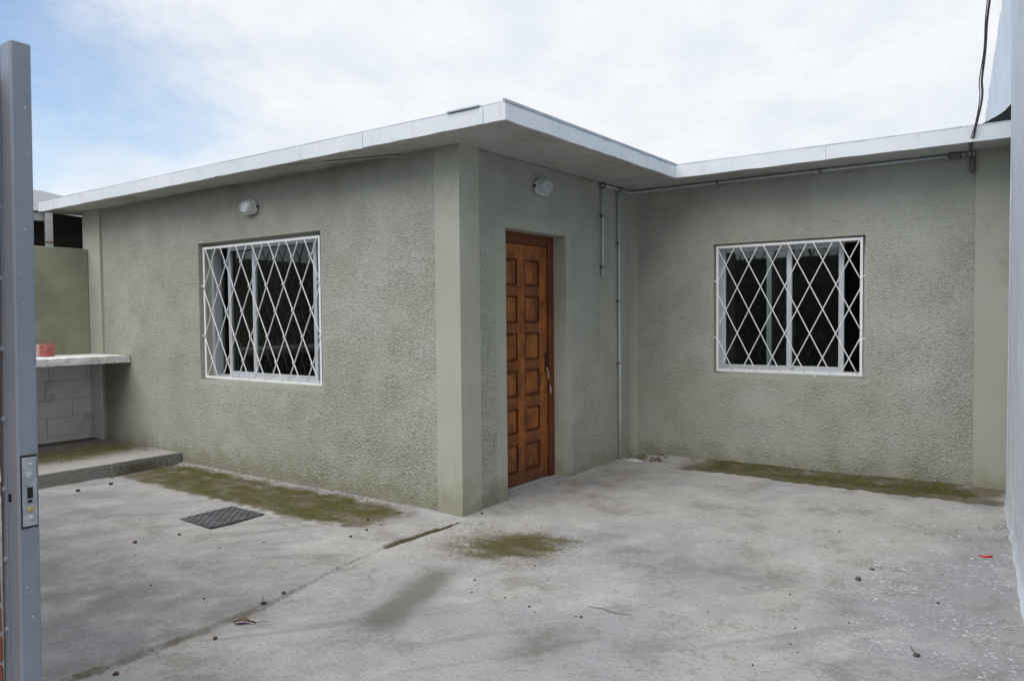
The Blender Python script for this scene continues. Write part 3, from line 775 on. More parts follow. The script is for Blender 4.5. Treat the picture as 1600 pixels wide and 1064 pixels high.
def grille(rect, y, zrows0, pz, xn0, px, label, knots, pins):
    x0, x1, z0, z1 = rect
    w = .022
    m = MB()
    m.box(x0, x1, y - .006, y + .006, z1 - w, z1, .002); m.box(x0, x1, y - .006, y + .006, z0, z0 + w, .002)
    m.box(x0, x0 + w, y - .0055, y + .0055, z0 + w, z1 - w, .002); m.box(x1 - w, x1, y - .0055, y + .0055, z0 + w, z1 - w, .002)
    gr_ = m.build('window_grille', 'white_steel', house)
    gr_['label'] = label
    # diagonals through the nodes: x = xn0 + (z - zrow)*s + k*px
    s = (px / 2) / pz
    X0, X1, Z0, Z1 = x0 + w * .6, x1 - w * .6, z0 + w * .6, z1 - w * .6
    for sg in (1, -1):
        for k in range(-14, 22):
            f = lambda z: xn0 + k * px + sg * s * (z - zrows0)
            # clip
            zs = [Z0, Z1]
            for X in (X0, X1):
                zs.append(zrows0 + sg * (X - xn0 - k * px) / s)
            zs = sorted(z for z in zs if Z0 - 1e-6 <= z <= Z1 + 1e-6 and X0 - 1e-6 <= f(z) <= X1 + 1e-6)
            if len(zs) < 2 or zs[-1] - zs[0] < .03: continue
            za, zb = zs[0], zs[-1]
            yy = y + (.004 if sg > 0 else -.004)
            n = max(2, int((zb - za) / .06))
            pts = [(f(za + (zb - za) * i / n), yy, za + (zb - za) * i / n) for i in range(n + 1)]
            MB().tube(pts, .0048, 8).build('grille_bar', 'white_steel', gr_, True)
    if knots:
        r = 0
        z = zrows0
        row = 0
        while z > z0 + .05:
            off = 0 if row % 2 == 0 else px / 2
            k = -2
            while True:
                x = xn0 + off + k * px; k += 1
                if x > x1 + .001: break
                if x < x0 - .001: continue
                xx = min(max(x, x0 + .018), x1 - .018)
                MB().tube([(xx + .008, y - .010, z + .013), (xx, y - .0125, z), (xx - .008, y - .010, z - .013)], [.005, .0075, .005], 8).build('knot', 'white_steel', gr_, True)
            z -= pz; row += 1
    for (ax, ay, az, bx, by, bz) in pins:
        MB().tube([(ax, ay, az), (bx, by, bz)], .006, 8).build('fixing_pin', 'white_steel', gr_, True)
    return gr_
GA = (-3.239, -1.533, .845, 2.100)
grille(GA, .030, 1.938, .2275, -3.1171, .2437, 'white diamond-pattern security grille with knotted crossings', True,
       [(-3.30, .035, 1.73, -3.23, .035, 1.73), (-3.30, .035, 1.25, -3.23, .035, 1.25), (-1.54, .04, 1.3, -1.49, .04, 1.3)])
GB = (.872, 2.129, .8874, 2.0406)
grille(GB, D + .028, 1.868, .2085, .962, .2122, 'white diamond-pattern security grille with plain welded crossings', False,
       [(.83, D + .03, 1.72, .88, D + .03, 1.72), (.83, D + .03, 1.20, .88, D + .03, 1.20), (2.12, D + .03, 1.72, 2.17, D + .03, 1.72), (2.12, D + .03, 1.20, 2.17, D + .03, 1.20),
        (1.15, D + .03, .86, 1.15, D + .03, .895), (1.75, D + .03, .855, 1.75, D + .03, .895)])

# ------------------------------------------------------------------ door
XD = -.135
m = MB()
m.box(XD - .09, XD, DO[0] - .005, .592, -.02, 2.098, .004)
m.box(XD - .09, XD, 1.362, DO[1] + .005, -.02, 2.098, .004)
m.box(XD - .09, XD - .0015, .592, 1.362, 2.012, 2.098, .004)
door = m.build('door', 'wood_f', house)
door['label'] = 'varnished wooden panelled front door'
XL = XD - .022       # leaf face
l0, l1 = .594, 1.360
cols = [(.710, .918), (1.027, 1.240)]
rows = [(1.664, 1.884), (1.358, 1.582), (1.045, 1.274), (.747, .966), (.445, .652), (.122, .352)]
MB().box(XL - .04, XL - .022, l0, l1, .022, 2.010).build('door_leaf', 'wood_h', door)
for a, b in ((l0, cols[0][0]), (cols[0][1], cols[1][0]), (cols[1][1], l1)):
    MB().box(XL - .021, XL, a + .0004, b - .0004, .022, 2.010, .003).build('stile', 'wood_v', door)
zr = [2.010] + [v for r_ in rows for v in (r_[1], r_[0])] + [.022]
for i in range(0, len(zr), 2):
    for a, b in cols:
        MB().box(XL - .021, XL - .0015, a, b, zr[i + 1], zr[i], .003).build('rail', 'wood_v' if i == 0 else 'wood_h', door)
for (a, b) in cols:
    for (c, e) in rows:
        ym, zm = (a + b) / 2, (c + e) / 2
        def ring_(m, lay):
            rings = []
            for w, h in lay:
                b0 = len(m.v); m.v += [(XL + h, a + w, c + w), (XL + h, b - w, c + w), (XL + h, b - w, e - w), (XL + h, a + w, e - w)]; rings.append(b0)
            for r0, r1 in zip(rings[:-1], rings[1:]):
                for i in range(4): m.f.append((r0 + i, r0 + (i + 1) % 4, r1 + (i + 1) % 4, r1 + i))
            return rings
        m = MB(); ring_(m, [(.0005, -.020), (.0005, .002), (.006, .0030), (.0075, -.019), (.0130, -.019)])
        m.build('panel_moulding', 'wood_f', door)
        m = MB(); rg = ring_(m, [(.0125, -.020), (.0130, -.010), (.028, -.0045)])
        b0 = len(m.v); m.v.append((XL + .003, ym, zm))
        for i in range(4): m.f.append((rg[-1] + i, rg[-1] + (i + 1) % 4, b0))
        m.build('door_panel', 'wood_p', door)
MB().box(XL, XL + .005, 1.316, 1.344, .93, 1.095, .003).build('handle_plate', 'dark_metal', door)
m = MB(); m.tube([(XL, 1.330, 1.065), (XL + .038, 1.330, 1.065)], .008, 10); m.tube([(XL + .036, 1.334, 1.065), (XL + .038, 1.29, 1.067), (XL + .036, 1.250, 1.062)], [.007, .006, .005], 10)
m.build('handle', 'dark_metal', door, True)
m = MB(); m.tube([(XL + .004, 1.336, .955), (XL + .018, 1.336, .955)], .012, 10); m.build('lock_cylinder', 'brass', door, True)
m = MB(); m.tube([(XL + .010, 1.338, .950), (XL + .022, 1.339, .93), (XL + .022, 1.342, .875), (XL + .02, 1.342, .868)], [.003, .005, .005, .003], 8); m.build('key_tag', 'chrome', door, True)
m = MB(); m.tube([(XD + .001, 1.372, .81), (XD + .003, 1.376, .765), (XD + .001, 1.380, .735)], [.002, .005, .002], 6); m.build('paint_drip', 'chip', door, True)
MB().box(XD - .09, XD + .015, DO[0] + .002, DO[1] - .002, -.05, .014, .004).build('threshold', 'concrete', door)

# ------------------------------------------------------------------ bulkhead lamps
def lamp(label, origin, xdir, ndir):
    t = thing('bulkhead_lamp', label, 'lamp', 'bulkhead lamps on the house walls')
    xd, nd, zd = Vector(xdir), Vector(ndir), Vector((0, 0, 1)); O = Vector(origin)
    P = lambda a, b, n: tuple(O + xd * a + zd * b + nd * n)
    oct_ = [(-.105, .0), (-.085, .040), (-.050, .060), (.050, .060), (.085, .040), (.092, 0), (.085, -.040), (.050, -.060), (-.050, -.060), (-.085, -.040)]
    def loft(m, secs, cap=True):
        rings = []
        for sx, sz, n in secs:
            b0 = len(m.v); m.v += [P(a * sx, b * sz, n) for a, b in oct_]; rings.append(b0)
        k = len(oct_)
        for r0, r1 in zip(rings[:-1], rings[1:]):
            for i in range(k): m.f.append((r0 + i, r0 + (i + 1) % k, r1 + (i + 1) % k, r1 + i))
        if cap: m.f.append(tuple(rings[-1] + i for i in range(k))); m.f.append(tuple(rings[0] + i for i in range(k))[::-1])
        return m
    loft(MB(), [(.93, .93, 0), (.98, .98, .008), (.98, .98, .026), (.9, .9, .030)]).build('base', 'lamp_plastic', t)
    loft(MB(), [(.88, .88, .028), (.88, .88, .046), (.80, .80, .066), (.58, .58, .076)]).build('glass', 'frosted', t)
    def ring(s1, n, r):
        pts = [P(a * s1, b * s1, n) for a, b in oct_]; pts.append(pts[0]); pts.append(pts[1])
        return MB().tube(pts, r, 6)
    ring(1.0, .032, .0062).build('cage_rim', 'lamp_plastic', t)
    ring(.95, .050, .0024).build('cage_ring', 'lamp_plastic', t)
    ring(.60, .082, .0034).build('cage_ring', 'lamp_plastic', t)
    for i in range(0, len(oct_)):
        a, b = oct_[i]
        MB().tube([P(a, b, .032), P(a * .96, b * .96, .050), P(a * .85, b * .85, .070), P(a * .60, b * .60, .082)], .0022, 6).build('cage_rib', 'lamp_plastic', t)
    for zz in (-.012, .012):
        MB().tube([P(-.058, zz, .083), P(.052, zz, .083)], .0020, 6).build('cage_rib', 'lamp_plastic', t)
    MB().tube([P(.100, .0, .020), P(.113, .0, .020)], .010, 8).build('cable_gland', 'black', t)
    return t
lamp('caged white bulkhead lamp on the stucco wall above the left window', (-2.415, 0.004, 2.405), (1, 0, 0), (0, -1, 0))
lamp('caged white bulkhead lamp on the stucco wall above the wooden door', (0.000, 1.030, 2.462), (0, -1, 0), (1, 0, 0))

# ------------------------------------------------------------------ conduits and cable
def conduit(name, label, pts, r, clamps, cdir, n=10):
    t = thing(name, label, 'conduit', 'metal conduits under the eaves')
    MB().tube(pts, r, n).build('pipe', 'conduit', t, True)
    for p, ax in clamps:
        p = Vector(p)
        m = MB()
        if ax == 'z': m.box(p.x - .024 if cdir == 'x' else p.x - .03, p.x + .012 if cdir == 'x' else p.x + .03, p.y - .022, p.y + .022, p.z - .008, p.z + .008, .002)
        else: m.box(p.x - .008, p.x + .008, p.y - .014, p.y + .03, p.z - .016, p.z + .016, .002)
        m.build('clamp', 'grey_pvc', t)
    return t
conduit('conduit_pipe', 'short galvanised conduit ending halfway down the wall beside the door',
        [(.020, 2.046, 2.600), (.020, 2.046, 2.30), (.019, 2.043, 2.0), (.019, 2.042, 1.765)], .0105, [((.018, 2.046, 2.33), 'z'), ((.018, 2.043, 1.86), 'z')], 'x')
conduit('conduit_pipe', 'long galvanised conduit running down to the floor in the corner',
        [(.020, 2.355, 2.600), (.021, 2.358, 1.9), (.021, 2.360, 1.2), (.022, 2.363, .5), (.022, 2.364, -.01)], .0115, [((.018, 2.356, 2.1), 'z'), ((.018, 2.358, 1.55), 'z'), ((.018, 2.361, .95), 'z')], 'x')
hc = conduit('conduit_pipe', 'horizontal grey conduit running under the eave above the right window',
        [(.026, 2.02, 2.612), (.026, 2.30, 2.612), (.026, D - .055, 2.612), (.034, D - .034, 2.612), (.055, D - .026, 2.612), (1.0, D - .024, 2.617), (1.9, D - .026, 2.618), (2.86, D - .026, 2.617)],
        .0115, [((.9, D - .026, 2.617), 'x'), ((1.8, D - .026, 2.618), 'x')], 'y')
MB().box(.008, .048, 2.028, 2.064, 2.585, 2.634, .004).build('junction_fitting', 'grey_pvc', hc)
MB().box(.008, .048, 2.338, 2.374, 2.585, 2.634, .004).build('junction_fitting', 'grey_pvc', hc)
MB().box(2.745, 2.832, D - .052, D - .006, 2.588, 2.634, .005).build('junction_box', 'grey_pvc', hc)

t = thing('service_cable', 'weathered overhead cable dropping past the roof edge into a grey sleeve', 'cable')
pts = [(3.95, -6.0, 5.2), (3.55, -2.2, 4.25), (3.22, .6, 3.75), (3.066, 1.7, 3.433), (3.03, 1.9, 3.211), (3.003, 2.05, 3.04), (2.997, 2.12, 2.926), (2.966, 2.195, 2.769), (2.945, 2.212, 2.69), (2.925, 2.30, 2.625), (2.908, 2.50, 2.60), (2.902, 2.585, 2.57)]
def smooth_path(pts, sub=6):
    P = [Vector(p) for p in pts]; out = []
    for i in range(len(P) - 1):
        p0, p1, p2, p3 = P[max(i - 1, 0)], P[i], P[i + 1], P[min(i + 2, len(P) - 1)]
        for k in range(sub):
            s_ = k / sub
            out.append(.5 * ((2 * p1) + (-p0 + p2) * s_ + (2 * p0 - 5 * p1 + 4 * p2 - p3) * s_ ** 2 + (-p0 + 3 * p1 - 3 * p2 + p3) * s_ ** 3))
    out.append(P[-1]); return out
sp_ = smooth_path(pts)
sp_ = [p + Vector((.0022 * math.sin(i * .55), 0, 0)) for i, p in enumerate(sp_)]
MB().tube(sp_, .0070, 8).build('cable', 'cable', t, True)
MB().tube([p + Vector((-.012 + .004 * math.sin(i * .33), 0, .002)) for i, p in enumerate(sp_)], .0035, 6).build('tie_wire', 'cable', t, True)
MB().tube([(2.903, D - .045, 2.590), (2.904, D - .040, 2.53), (2.906, D - .030, 2.47)], [.017, .021, .017], 10).build('sleeve', 'grey_pvc', t, True)
MB().box(2.885, 2.915, D - .06, D - .004, 2.60, 2.622, .003).build('bracket', 'white_steel', t)

# ------------------------------------------------------------------ neighbour's wall on the right
def rough_wall(name, x0, y0, slope, ya, yb, ztop, flare, seed, parent, off=0.0):
    yy = seg([ya, yb], .03); zz = np.unique(np.concatenate([seg([-.15, .35], .016), seg([.35, ztop], .05)]))
    Yw, Zw = np.meshgrid(yy, zz)
    n1_ = band_noise(Yw.shape, .03, .5, .6, seed); n2_ = band_noise(Yw.shape, .03, .12, .6, seed + 1)
    Xw = x0 + (y0 - Yw) * slope + (.002 if flare else .003) * n1_ + .0010 * n2_ * (1 if flare else 0)
    if flare:
        f1 = band_noise(Yw.shape, .03, .22, .6, seed + 2)[0][None, :]
        Xw -= (.040 + .004 * f1) * np.exp(-np.clip(Zw + .03, 0, 9) / .045) + .010 * np.exp(-np.clip(Zw, 0, 9) / .25)
    ny_, nx_ = Yw.shape
    V = np.stack([Xw, Yw, Zw], -1).reshape(-1, 3)
    idx = np.arange(nx_ * ny_).reshape(ny_, nx_)
    q = np.stack([idx[:-1, :-1], idx[1:, :-1], idx[1:, 1:], idx[:-1, 1:]], -1).reshape(-1, 4)
    return link(name, np_mesh(name, V, q, 'limewash'), parent)
nb = thing('neighbour_wall', "tall bluish-white limewashed wall along the right edge", 'wall')
rough_wall('render_face', 3.172, 2.15, .10, -6.0, 2.15, 4.33, True, 61, nb)
rough_wall('render_face', 3.150, 2.63, .095, 2.16, 10.5, 4.33, False, 71, nb)
m = MB()
m.prism([(3.190, 2.148, -.15), (3.60, 2.148, -.15), (4.42, -6.0, -.15), (4.02, -6.0, -.15)], (0, 0, 4.475)); m.build('wall_core', 'limewash', nb)
m = MB()
m.prism([(3.215, 2.15, -.15), (3.6, 2.15, -.15), (2.85, 10.5, -.15), (2.43, 10.5, -.15)], (0, 0, 4.478)); m.build('wall_core', 'limewash', nb)
m = MB(); m.poly([(3.166, 2.151, -.15), (3.62, 2.151, -.15), (3.62, 2.151, 4.33), (3.168, 2.151, 4.33)]); m.build('wall_end', 'limewash', nb)

# ------------------------------------------------------------------ left boundary: party wall, shelf, platform
pw = thing('boundary_wall', 'olive green boundary wall over white blocks behind the shelf on the left', 'wall')
m = MB(); m.box(-5.58, -5.427, -3.30, -.024, .985, 2.212, .006); m.build('upper_wall', 'dark_olive', pw)
m = MB(); m.box(-5.58, -5.445, -3.30, -.024, -.12, .985); m.build('mortar', 'mortar', pw)
# block courses under the shelf
zc_ = [.045, .205, .338, .545, .755, .965]
zc_ = [-.02, .205, .346, .540, .752, .963]
offs = [.235, .5, .235, .5, .07, .5]
zlev = [-.10, .140, .345, .545, .750, .965]
joint = [.232, .500, .235, .505]
for r_ in range(5):
    z0_, z1_ = zlev[r_], zlev[r_ + 1]
    start = -.026
    cut = [start]
    first = [-.232, -.498, -.235, -.506, -.067][r_]
    y = first
    while y > -3.28:
        cut.append(y); y -= .40
    cut.append(-3.29)
    for a, b in zip(cut[:-1], cut[1:]):
        if a - b < .03: continue
        MB().box(-5.47, -5.4265 + random.uniform(-.0015, .0015), b + .0024, a - .0024, z0_ + .0014, z1_ - .0014, .0018).build('block', 'whiteblock', pw)
MB().box(-5.426, -5.168, -.030, -.0225, -.05, .962, .003).build('white_pier', 'whiteblock', pw)

def lumpy_box(name, x0, x1, y0, y1, z0, z1, mat, parent, seed, st=.03, amp=.004, attrs=None, ztopfn=None):
    """box with slightly uneven faces"""
    g_ = np.random.default_rng(seed)
    def axis(a, b): return np.linspace(a, b, max(2, int(round((b - a) / st)) + 1))
    X_, Y_, Z_ = axis(x0, x1), axis(y0, y1), axis(z0, z1)
    verts = {}; vl = []; fl = []
    def vid(i, j, k):
        key = (i, j, k)
        if key not in verts:
            x, y, z = X_[i], Y_[j], Z_[k]
            e = sum((i in (0, len(X_) - 1), j in (0, len(Y_) - 1), k in (0, len(Z_) - 1)))
            d = g_.normal(0, amp * (.35 if e == 1 else 1), 3)
            if e >= 2:
                for q_, (lst, idx_) in enumerate(((X_, i), (Y_, j), (Z_, k))):
                    if idx_ == 0: d[q_] += amp * 1.2
                    elif idx_ == len(lst) - 1: d[q_] -= amp * 1.2
            verts[key] = len(vl); vl.append((x + d[0], y + d[1], z + d[2]))
        return verts[key]
    nx_, ny_, nz_ = len(X_) - 1, len(Y_) - 1, len(Z_) - 1
    for i in range(nx_):
        for j in range(ny_):
            for k, rev in ((0, 1), (nz_, 0)):
                q_ = [vid(i, j, k), vid(i + 1, j, k), vid(i + 1, j + 1, k), vid(i, j + 1, k)]; fl.append(q_[::-1] if rev else q_)
    for i in range(nx_):
        for k in range(nz_):
            for j, rev in ((0, 0), (ny_, 1)):
                q_ = [vid(i, j, k), vid(i + 1, j, k), vid(i + 1, j, k + 1), vid(i, j, k + 1)]; fl.append(q_[::-1] if rev else q_)
    for j in range(ny_):
        for k in range(nz_):
            for i, rev in ((0, 1), (nx_, 0)):
                q_ = [vid(i, j, k), vid(i, j + 1, k), vid(i, j + 1, k + 1), vid(i, j, k + 1)]; fl.append(q_[::-1] if rev else q_)
    V = np.array(vl)
    at = attrs(V) if attrs else None
    return link(name, np_mesh(name, V, fl, mat, False, at), parent)

sh = lumpy_box('shelf', -5.424, -4.596, -3.0, -.002, .958, 1.034, 'shelf', None, 5, .04, .0018)
tag(sh, 'thick white-edged concrete shelf along the left boundary wall', 'shelf')

def plat_attrs(V):
    x, y, z = V[:, 0], V[:, 1], V[:, 2]
    top = (z > .06)
    rn = np.random.default_rng(8).normal(0, .16, len(x))
    ms = (.80 + rn) * np.exp(-(((x + 4.45) / .40) ** 2)) * smst(-.03, -.18, y) * top
    ms = np.maximum(ms, .72 * ((x > -3.66) & (z < .07)) * np.exp(-((y + .45) / .30) ** 2))
    sl = (1.05 + rn) * np.exp(-(((x + 4.60) / .55) ** 2)) * top
    sl = np.maximum(sl, .75 * smst(-5.0, -5.3, x) * top)
    dp = .55 * (x > -3.66) * np.ones_like(x)
    return dict(moss=ms, silt=sl, damp=np.maximum(dp, .55 * smst(-5.0, -5.3, x)), fleck=np.zeros_like(x), tone=np.zeros_like(x), warm=.3 * np.ones_like(x), blot=np.random.default_rng(3).normal(0, .7, len(x)), drag=np.zeros_like(x))
pf = lumpy_box('platform', -5.44, -3.645, -3.2, -.004, -.12, .084, 'concrete', None, 9, .05, .0014, plat_attrs)
tag(pf, 'low raised concrete platform under the shelf with mossy top', 'platform')

for (x0, x1, y0, y1, h, mt, lb) in [
    (-5.40, -5.285, -.665, -.600, .13, 'redbrick', 'red clay brick at the gate end of the trio on the shelf'),
    (-5.262, -5.195, -.660, -.580, .128, 'palebrick', 'pale pink clay brick in the middle of the trio on the shelf'),
    (-5.192, -5.08, -.640, -.545, .130, 'redbrick', 'red clay brick at the window end of the trio on the shelf')]:
    m = MB(); m.box(x0, x1, y0, y1, 1.034, 1.034 + h, .006)
    tag(m.build('clay_brick', mt), lb, 'brick', 'clay bricks on the shelf')

# ------------------------------------------------------------------ neighbour's carport behind the boundary wall
cp = thing('carport', "neighbour's dark carport with white roof edge behind the left boundary wall", 'carport')
m = MB(); m.prism([(-6.62, -2.2, 2.735), (-6.62, .06, 2.745), (-6.62, 1.9, 2.63), (-6.62, 1.9, 2.70), (-6.62, .33, 2.945), (-6.62, .02, 2.992), (-6.62, -2.2, 2.975)], (-.03, 0, 0)); m.build('roof_edge', 'shed_roof', cp)
m = MB(); m.prism([(-6.655, -2.2, 2.82), (-6.655, 6, 2.82), (-10.5, 6, 3.2), (-10.5, -2.2, 3.2)], (0, 0, .02)); m.build('roof_sheet', 'shed_roof', cp)
m = MB(); m.box(-6.72, -6.66, -2.2, .13, 2.63, 2.733, .004); m.build('beam', 'shed_post', cp)
m = MB(); m.box(-6.64, -6.585, .035, .110, -.15, 2.735, .004); m.build('post', 'shed_post', cp)
m = MB(); m.box(-6.646, -6.579, .030, .116, 2.365, 2.378, .002); m.build('band', 'rust', cp)
m = MB(); m.box(-8.3, -8.2, -2.2, 6, -.15, 2.985); m.build('rear_wall', 'shed', cp)
m = MB(); m.prism([(-8.2, 1.9, -.15), (-5.60, 1.9, -.15), (-5.60, 1.9, 2.62), (-6.66, 1.9, 2.818), (-8.2, 1.9, 2.965)], (0, .1, 0)); m.build('side_wall', 'shed', cp)
m = MB(); m.box(-8.2, -6.66, -2.3, -2.2, -.15, 2.8); m.build('side_wall', 'shed', cp)

# ------------------------------------------------------------------ gate post and brick pier
gp = thing('gate_post', 'blue-grey painted steel gate post with a lock plate at the left edge', 'gate post')
base = Vector((1.2580, -3.3300, -.15)); top = Vector((1.1985, -3.2815, 2.166))
zax = (top - base).normalized()
xax = Vector((1, 0.02, 0)); xax = (xax - zax * xax.dot(zax)).normalized()
yax = zax.cross(xax)
Lp = (top - base).length
PM = Matrix((xax, yax, zax)).transposed().to_4x4(); PM.translation = base
def pbox(name, x0, x1, y0, y1, z0, z1, mat, bev=.003):
    m = MB(); m.box(x0, x1, y0, y1, z0, z1, bev)
    m.v = [tuple(PM @ Vector(v)) for v in m.v]
    return m.build(name, mat, gp)
# local origin: the front right edge; x to the left is negative, y runs back
pbox('stile', -.100, 0, 0, .052, 0, Lp, 'post', .005)
pbox('cover_strip', -.098, -.062, -.0025, .0, 0, Lp - .004, 'post', .001)
zl = lambda zpx: zpx + .15
pbox('lock_recess', .0002, .0010, .006, .047, zl(.866), zl(1.062), 'dark_metal', .0003)
pbox('lock_plate', .0010, .0045, .009, .045, zl(.872), zl(1.055), 'lockplate', .0012)
pbox('latch_hole', .0046, .0052, .020, .034, zl(.946), zl(.975), 'black', .0002)
pbox('bolt_hole', .0046, .0052, .021, .032, zl(.934), zl(.942), 'black', .0002)
pbox('spindle_hole', -.058, -.040, -.0006, .001, zl(.935), zl(.957), 'black', .0002)
def pdisc(name, x, y, z, r, ax, mat, h=.004):
    m = MB()
    d = Vector((1, 0, 0)) if ax == 'x' else Vector((0, -1, 0))
    p = Vector((x, y, z)); m.tube([p, p + d * h * .5, p + d * h], [r, r * .92, r * .5], 12)
    m.v = [tuple(PM @ Vector(v)) for v in m.v]
    return m.build(name, mat, gp, False)
pdisc('screw', .0045, .030, zl(1.035), .007, 'x', 'lockplate')
pdisc('screw', .0045, .028, zl(.915), .0095, 'x', 'brass')
pdisc('screw', .0045, .030, zl(.893), .0085, 'x', 'lockplate')
pdisc('keyhole_rose', .0045, .029, zl(1.004), .011, 'x', 'lockplate')
for k in range(11):
    pdisc('rivet', -.0740, -.0025, zl(.40 + .189 * k), .0085, 'y', 'post', .006)
for k in range(22):
    zz = random.uniform(.25, 2.1)
    m = MB(); yy0 = random.uniform(.008, .044); r_ = random.uniform(.0008, .0022)
    m.poly([PM @ Vector((.0004, yy0 + r_ * math.cos(a) * random.uniform(.6, 1.2), zl(zz) + r_ * 1.6 * math.sin(a) * random.uniform(.6, 1.2))) for a in [i * math.pi / 3 for i in range(6)]])
    m.build('paint_chip', 'chip', gp)

bp = thing('brick_pier', 'orange brick gate pier just left of the steel gate post', 'pier')
MB().box(.735, 1.150, -3.765, -3.334, -.15, 2.10).build('mortar_core', 'mortar', bp)
zz = -.14
r_ = 0
while zz < 2.08:
    if r_ % 2 == 0: cuts = [(.728, .925), (.935, 1.142)]
    else: cuts = [(.728, .815), (.825, 1.045), (1.055, 1.142)]
    for a, b in cuts:
        MB().box(a, b + .016 + random.uniform(-.002, .002), -3.772, -3.327, zz, zz + .070, .004).build('brick', 'pierbrick', bp)
    zz += .080; r_ += 1

# front wall and the houses over the street, which the windows mirror
fw = MB(); fw.box(-5.40, .725, -3.50, -3.38, -.15, 1.95, .01)
tag(fw.build('front_wall', 'shed'), 'dark rendered street wall left of the gate pier, outside the picture', 'wall')
hs = thing('opposite_house', 'dark house with a railed roof terrace over the street, mirrored in the glass', 'house')
m = MB(); m.box(-16, 14, -17, -13, -.15, 3.05); m.build('wall', 'far_house', hs)
m = MB(); m.prism([(-16, -13, 3.05), (-9, -13, 3.05), (-12.5, -13, 4.6)], (0, -4, 0)); m.build('gable', 'far_roof', hs)
m = MB(); m.prism([(2, -13, 3.05), (9, -13, 3.05), (5.5, -13, 4.3)], (0, -4, 0)); m.build('gable', 'far_roof', hs)
for i in range(12):
    x = -9 + i * 1.1
    MB().tube([(x, -13.1, 3.0), (x + (.35 if i % 2 else -.2), -13.1, 3.75)], .035, 6).build('rail_bar', 'far_roof', hs)
MB().box(-9, 3, -13.15, -13.05, 3.55, 3.63).build('rail', 'far_roof', hs)

# ------------------------------------------------------------------ manhole cover
mc = MB()
X0, X1, Y0, Y1 = -1.690, -1.283, -1.178, -.738
zt_ = float(Z[(Yg > Y0 - .02) & (Yg < Y1 + .02) & (Xg > X0 - .02) & (Xg < X1 + .02)].max()) + .001
mc.box(X0, X1, Y0, Y1, zt_ - .03, zt_ + .0015, .002)
mcov = tag(mc.build('manhole_cover', 'checker'), 'square dark checker-plate manhole cover set in the yard floor', 'manhole cover')
m = MB()
nx_ = 13
for i in range(nx_):
    for j in range(nx_):
        cx_, cy_ = X0 + (i + .5) * (X1 - X0) / nx_, Y0 + (j + .5) * (Y1 - Y0) / nx_
        a = math.pi / 4 if (i + j) % 2 else -math.pi / 4
        l_, w_ = .0145, .0048
        dx, dy = math.cos(a), math.sin(a)
        b0 = len(m.v)
        z0_ = zt_ + .0014
        for s1, s2 in ((1, 0), (0, 1), (-1, 0), (0, -1)):
            m.v.append((cx_ + dx * l_ * s1 - dy * w_ * s2, cy_ + dy * l_ * s1 + dx * w_ * s2, z0_))
        m.v.append((cx_, cy_, z0_ + .0040))
        for k in range(4): m.f.append((b0 + k, b0 + (k + 1) % 4, b0 + 4))
o = m.build('tread_pattern', 'tread', mcov); o['kind'] = 'stuff'

# ------------------------------------------------------------------ litter
def pebble_mesh(name, mat, seed, rough=.25):
    import bmesh
    bm = bmesh.new(); bmesh.ops.create_icosphere(bm, subdivisions=2, radius=1)
    g_ = random.Random(seed)
    ph = [g_.uniform(0, 6.28) for _ in range(6)]
    for v in bm.verts:
        c = v.co
        k = 1 + rough * (.5 * math.sin(3 * c.x + ph[0]) + .4 * math.sin(4 * c.y + ph[1]) + .4 * math.sin(5 * c.z + ph[2]) + .25 * math.sin(9 * c.x + 7 * c.y + ph[3]))
        v.co = c * k
    me_ = bpy.data.meshes.new(name); bm.to_mesh(me_); bm.free()
    me_.polygons.foreach_set('use_smooth', [True] * len(me_.polygons))
    me_.materials.append(MAT[mat]); return me_
pods = [pebble_mesh('pod', 'seed', 1), pebble_mesh('pod', 'seed', 2, .35), pebble_mesh('pod', 'pod', 3, .4), pebble_mesh('pod', 'stone', 4, .15)]
def litter(name, me_, x, y, r, label, cat, group=None, flat=.62):
    o = bpy.data.objects.new(name, me_); COL.objects.link(o)
    o.location = (x, y, zfloor(x, y) + r * flat * .7)
    o.scale = (r * random.uniform(.9, 1.3), r * random.uniform(.75, 1.0), r * flat)
    o.rotation_euler = (0, 0, random.uniform(0, 6.28))
    return tag(o, label, cat, group)
special = [
    ('seed_pod', 2, .164, -1.674, .014, 'reddish seed pod in the slab joint, upper of the pair above the leaf'),
    ('seed_pod', 1, .187, -1.815, .015, 'dark seed pod on the slab joint between the leaf and the reddish pod'),
    ('seed_pod', 2, .332, -2.18, .011, 'pale reddish seed pod just below left of the dry leaf'),
    ('seed_pod', 2, .318, -2.624, .013, 'reddish seed pod lying nearest the bottom edge by the joint'),
    ('pebble', 3, 2.594, .204, .020, 'largest grey-brown pebble on the right half of the yard'),
    ('pebble', 3, 2.626, .404, .013, 'smaller grey pebble just above the largest pebble on the right'),
    ('pebble', 3, 2.982, -.589, .016, 'brown pebble with a straw stalk near the bottom right'),
    ('seed_pod', 0, -.548, -.403, .014, 'dark seed pod at the right end of the moss strip'),
    ('seed_pod', 0, -.384, -.569, .012, 'dark seed pod below the right end of the moss strip'),
    ('seed_pod', 0, -.326, -.766, .012, 'dark seed pod with stalk near the grey spot by the groove'),
    ('seed_pod', 1, .055, .150, .011, 'dark seed pod against the foot of the corner pillar'),
    ('seed_pod', 0, -3.234, -1.174, .019, 'dark seed pod left of the platform edge, nearer the gate post'),
    ('seed_pod', 0, -3.276, -.883, .020, 'dark seed pod beside the platform edge, nearer the house'),
    ('seed_pod', 2, -1.384, -1.655, .015, 'reddish seed pod on the left slab between gate post and manhole cover'),
    ('seed_pod', 0, -1.336, -1.379, .013, 'dark seed pod just below the manhole cover'),
]
for nm, k, x, y, r, lb in special:
    litter(nm, pods[k], x, y, r * .86, lb, 'pebble' if nm == 'pebble' else 'seed pod', 'pods and pebbles on the yard floor')
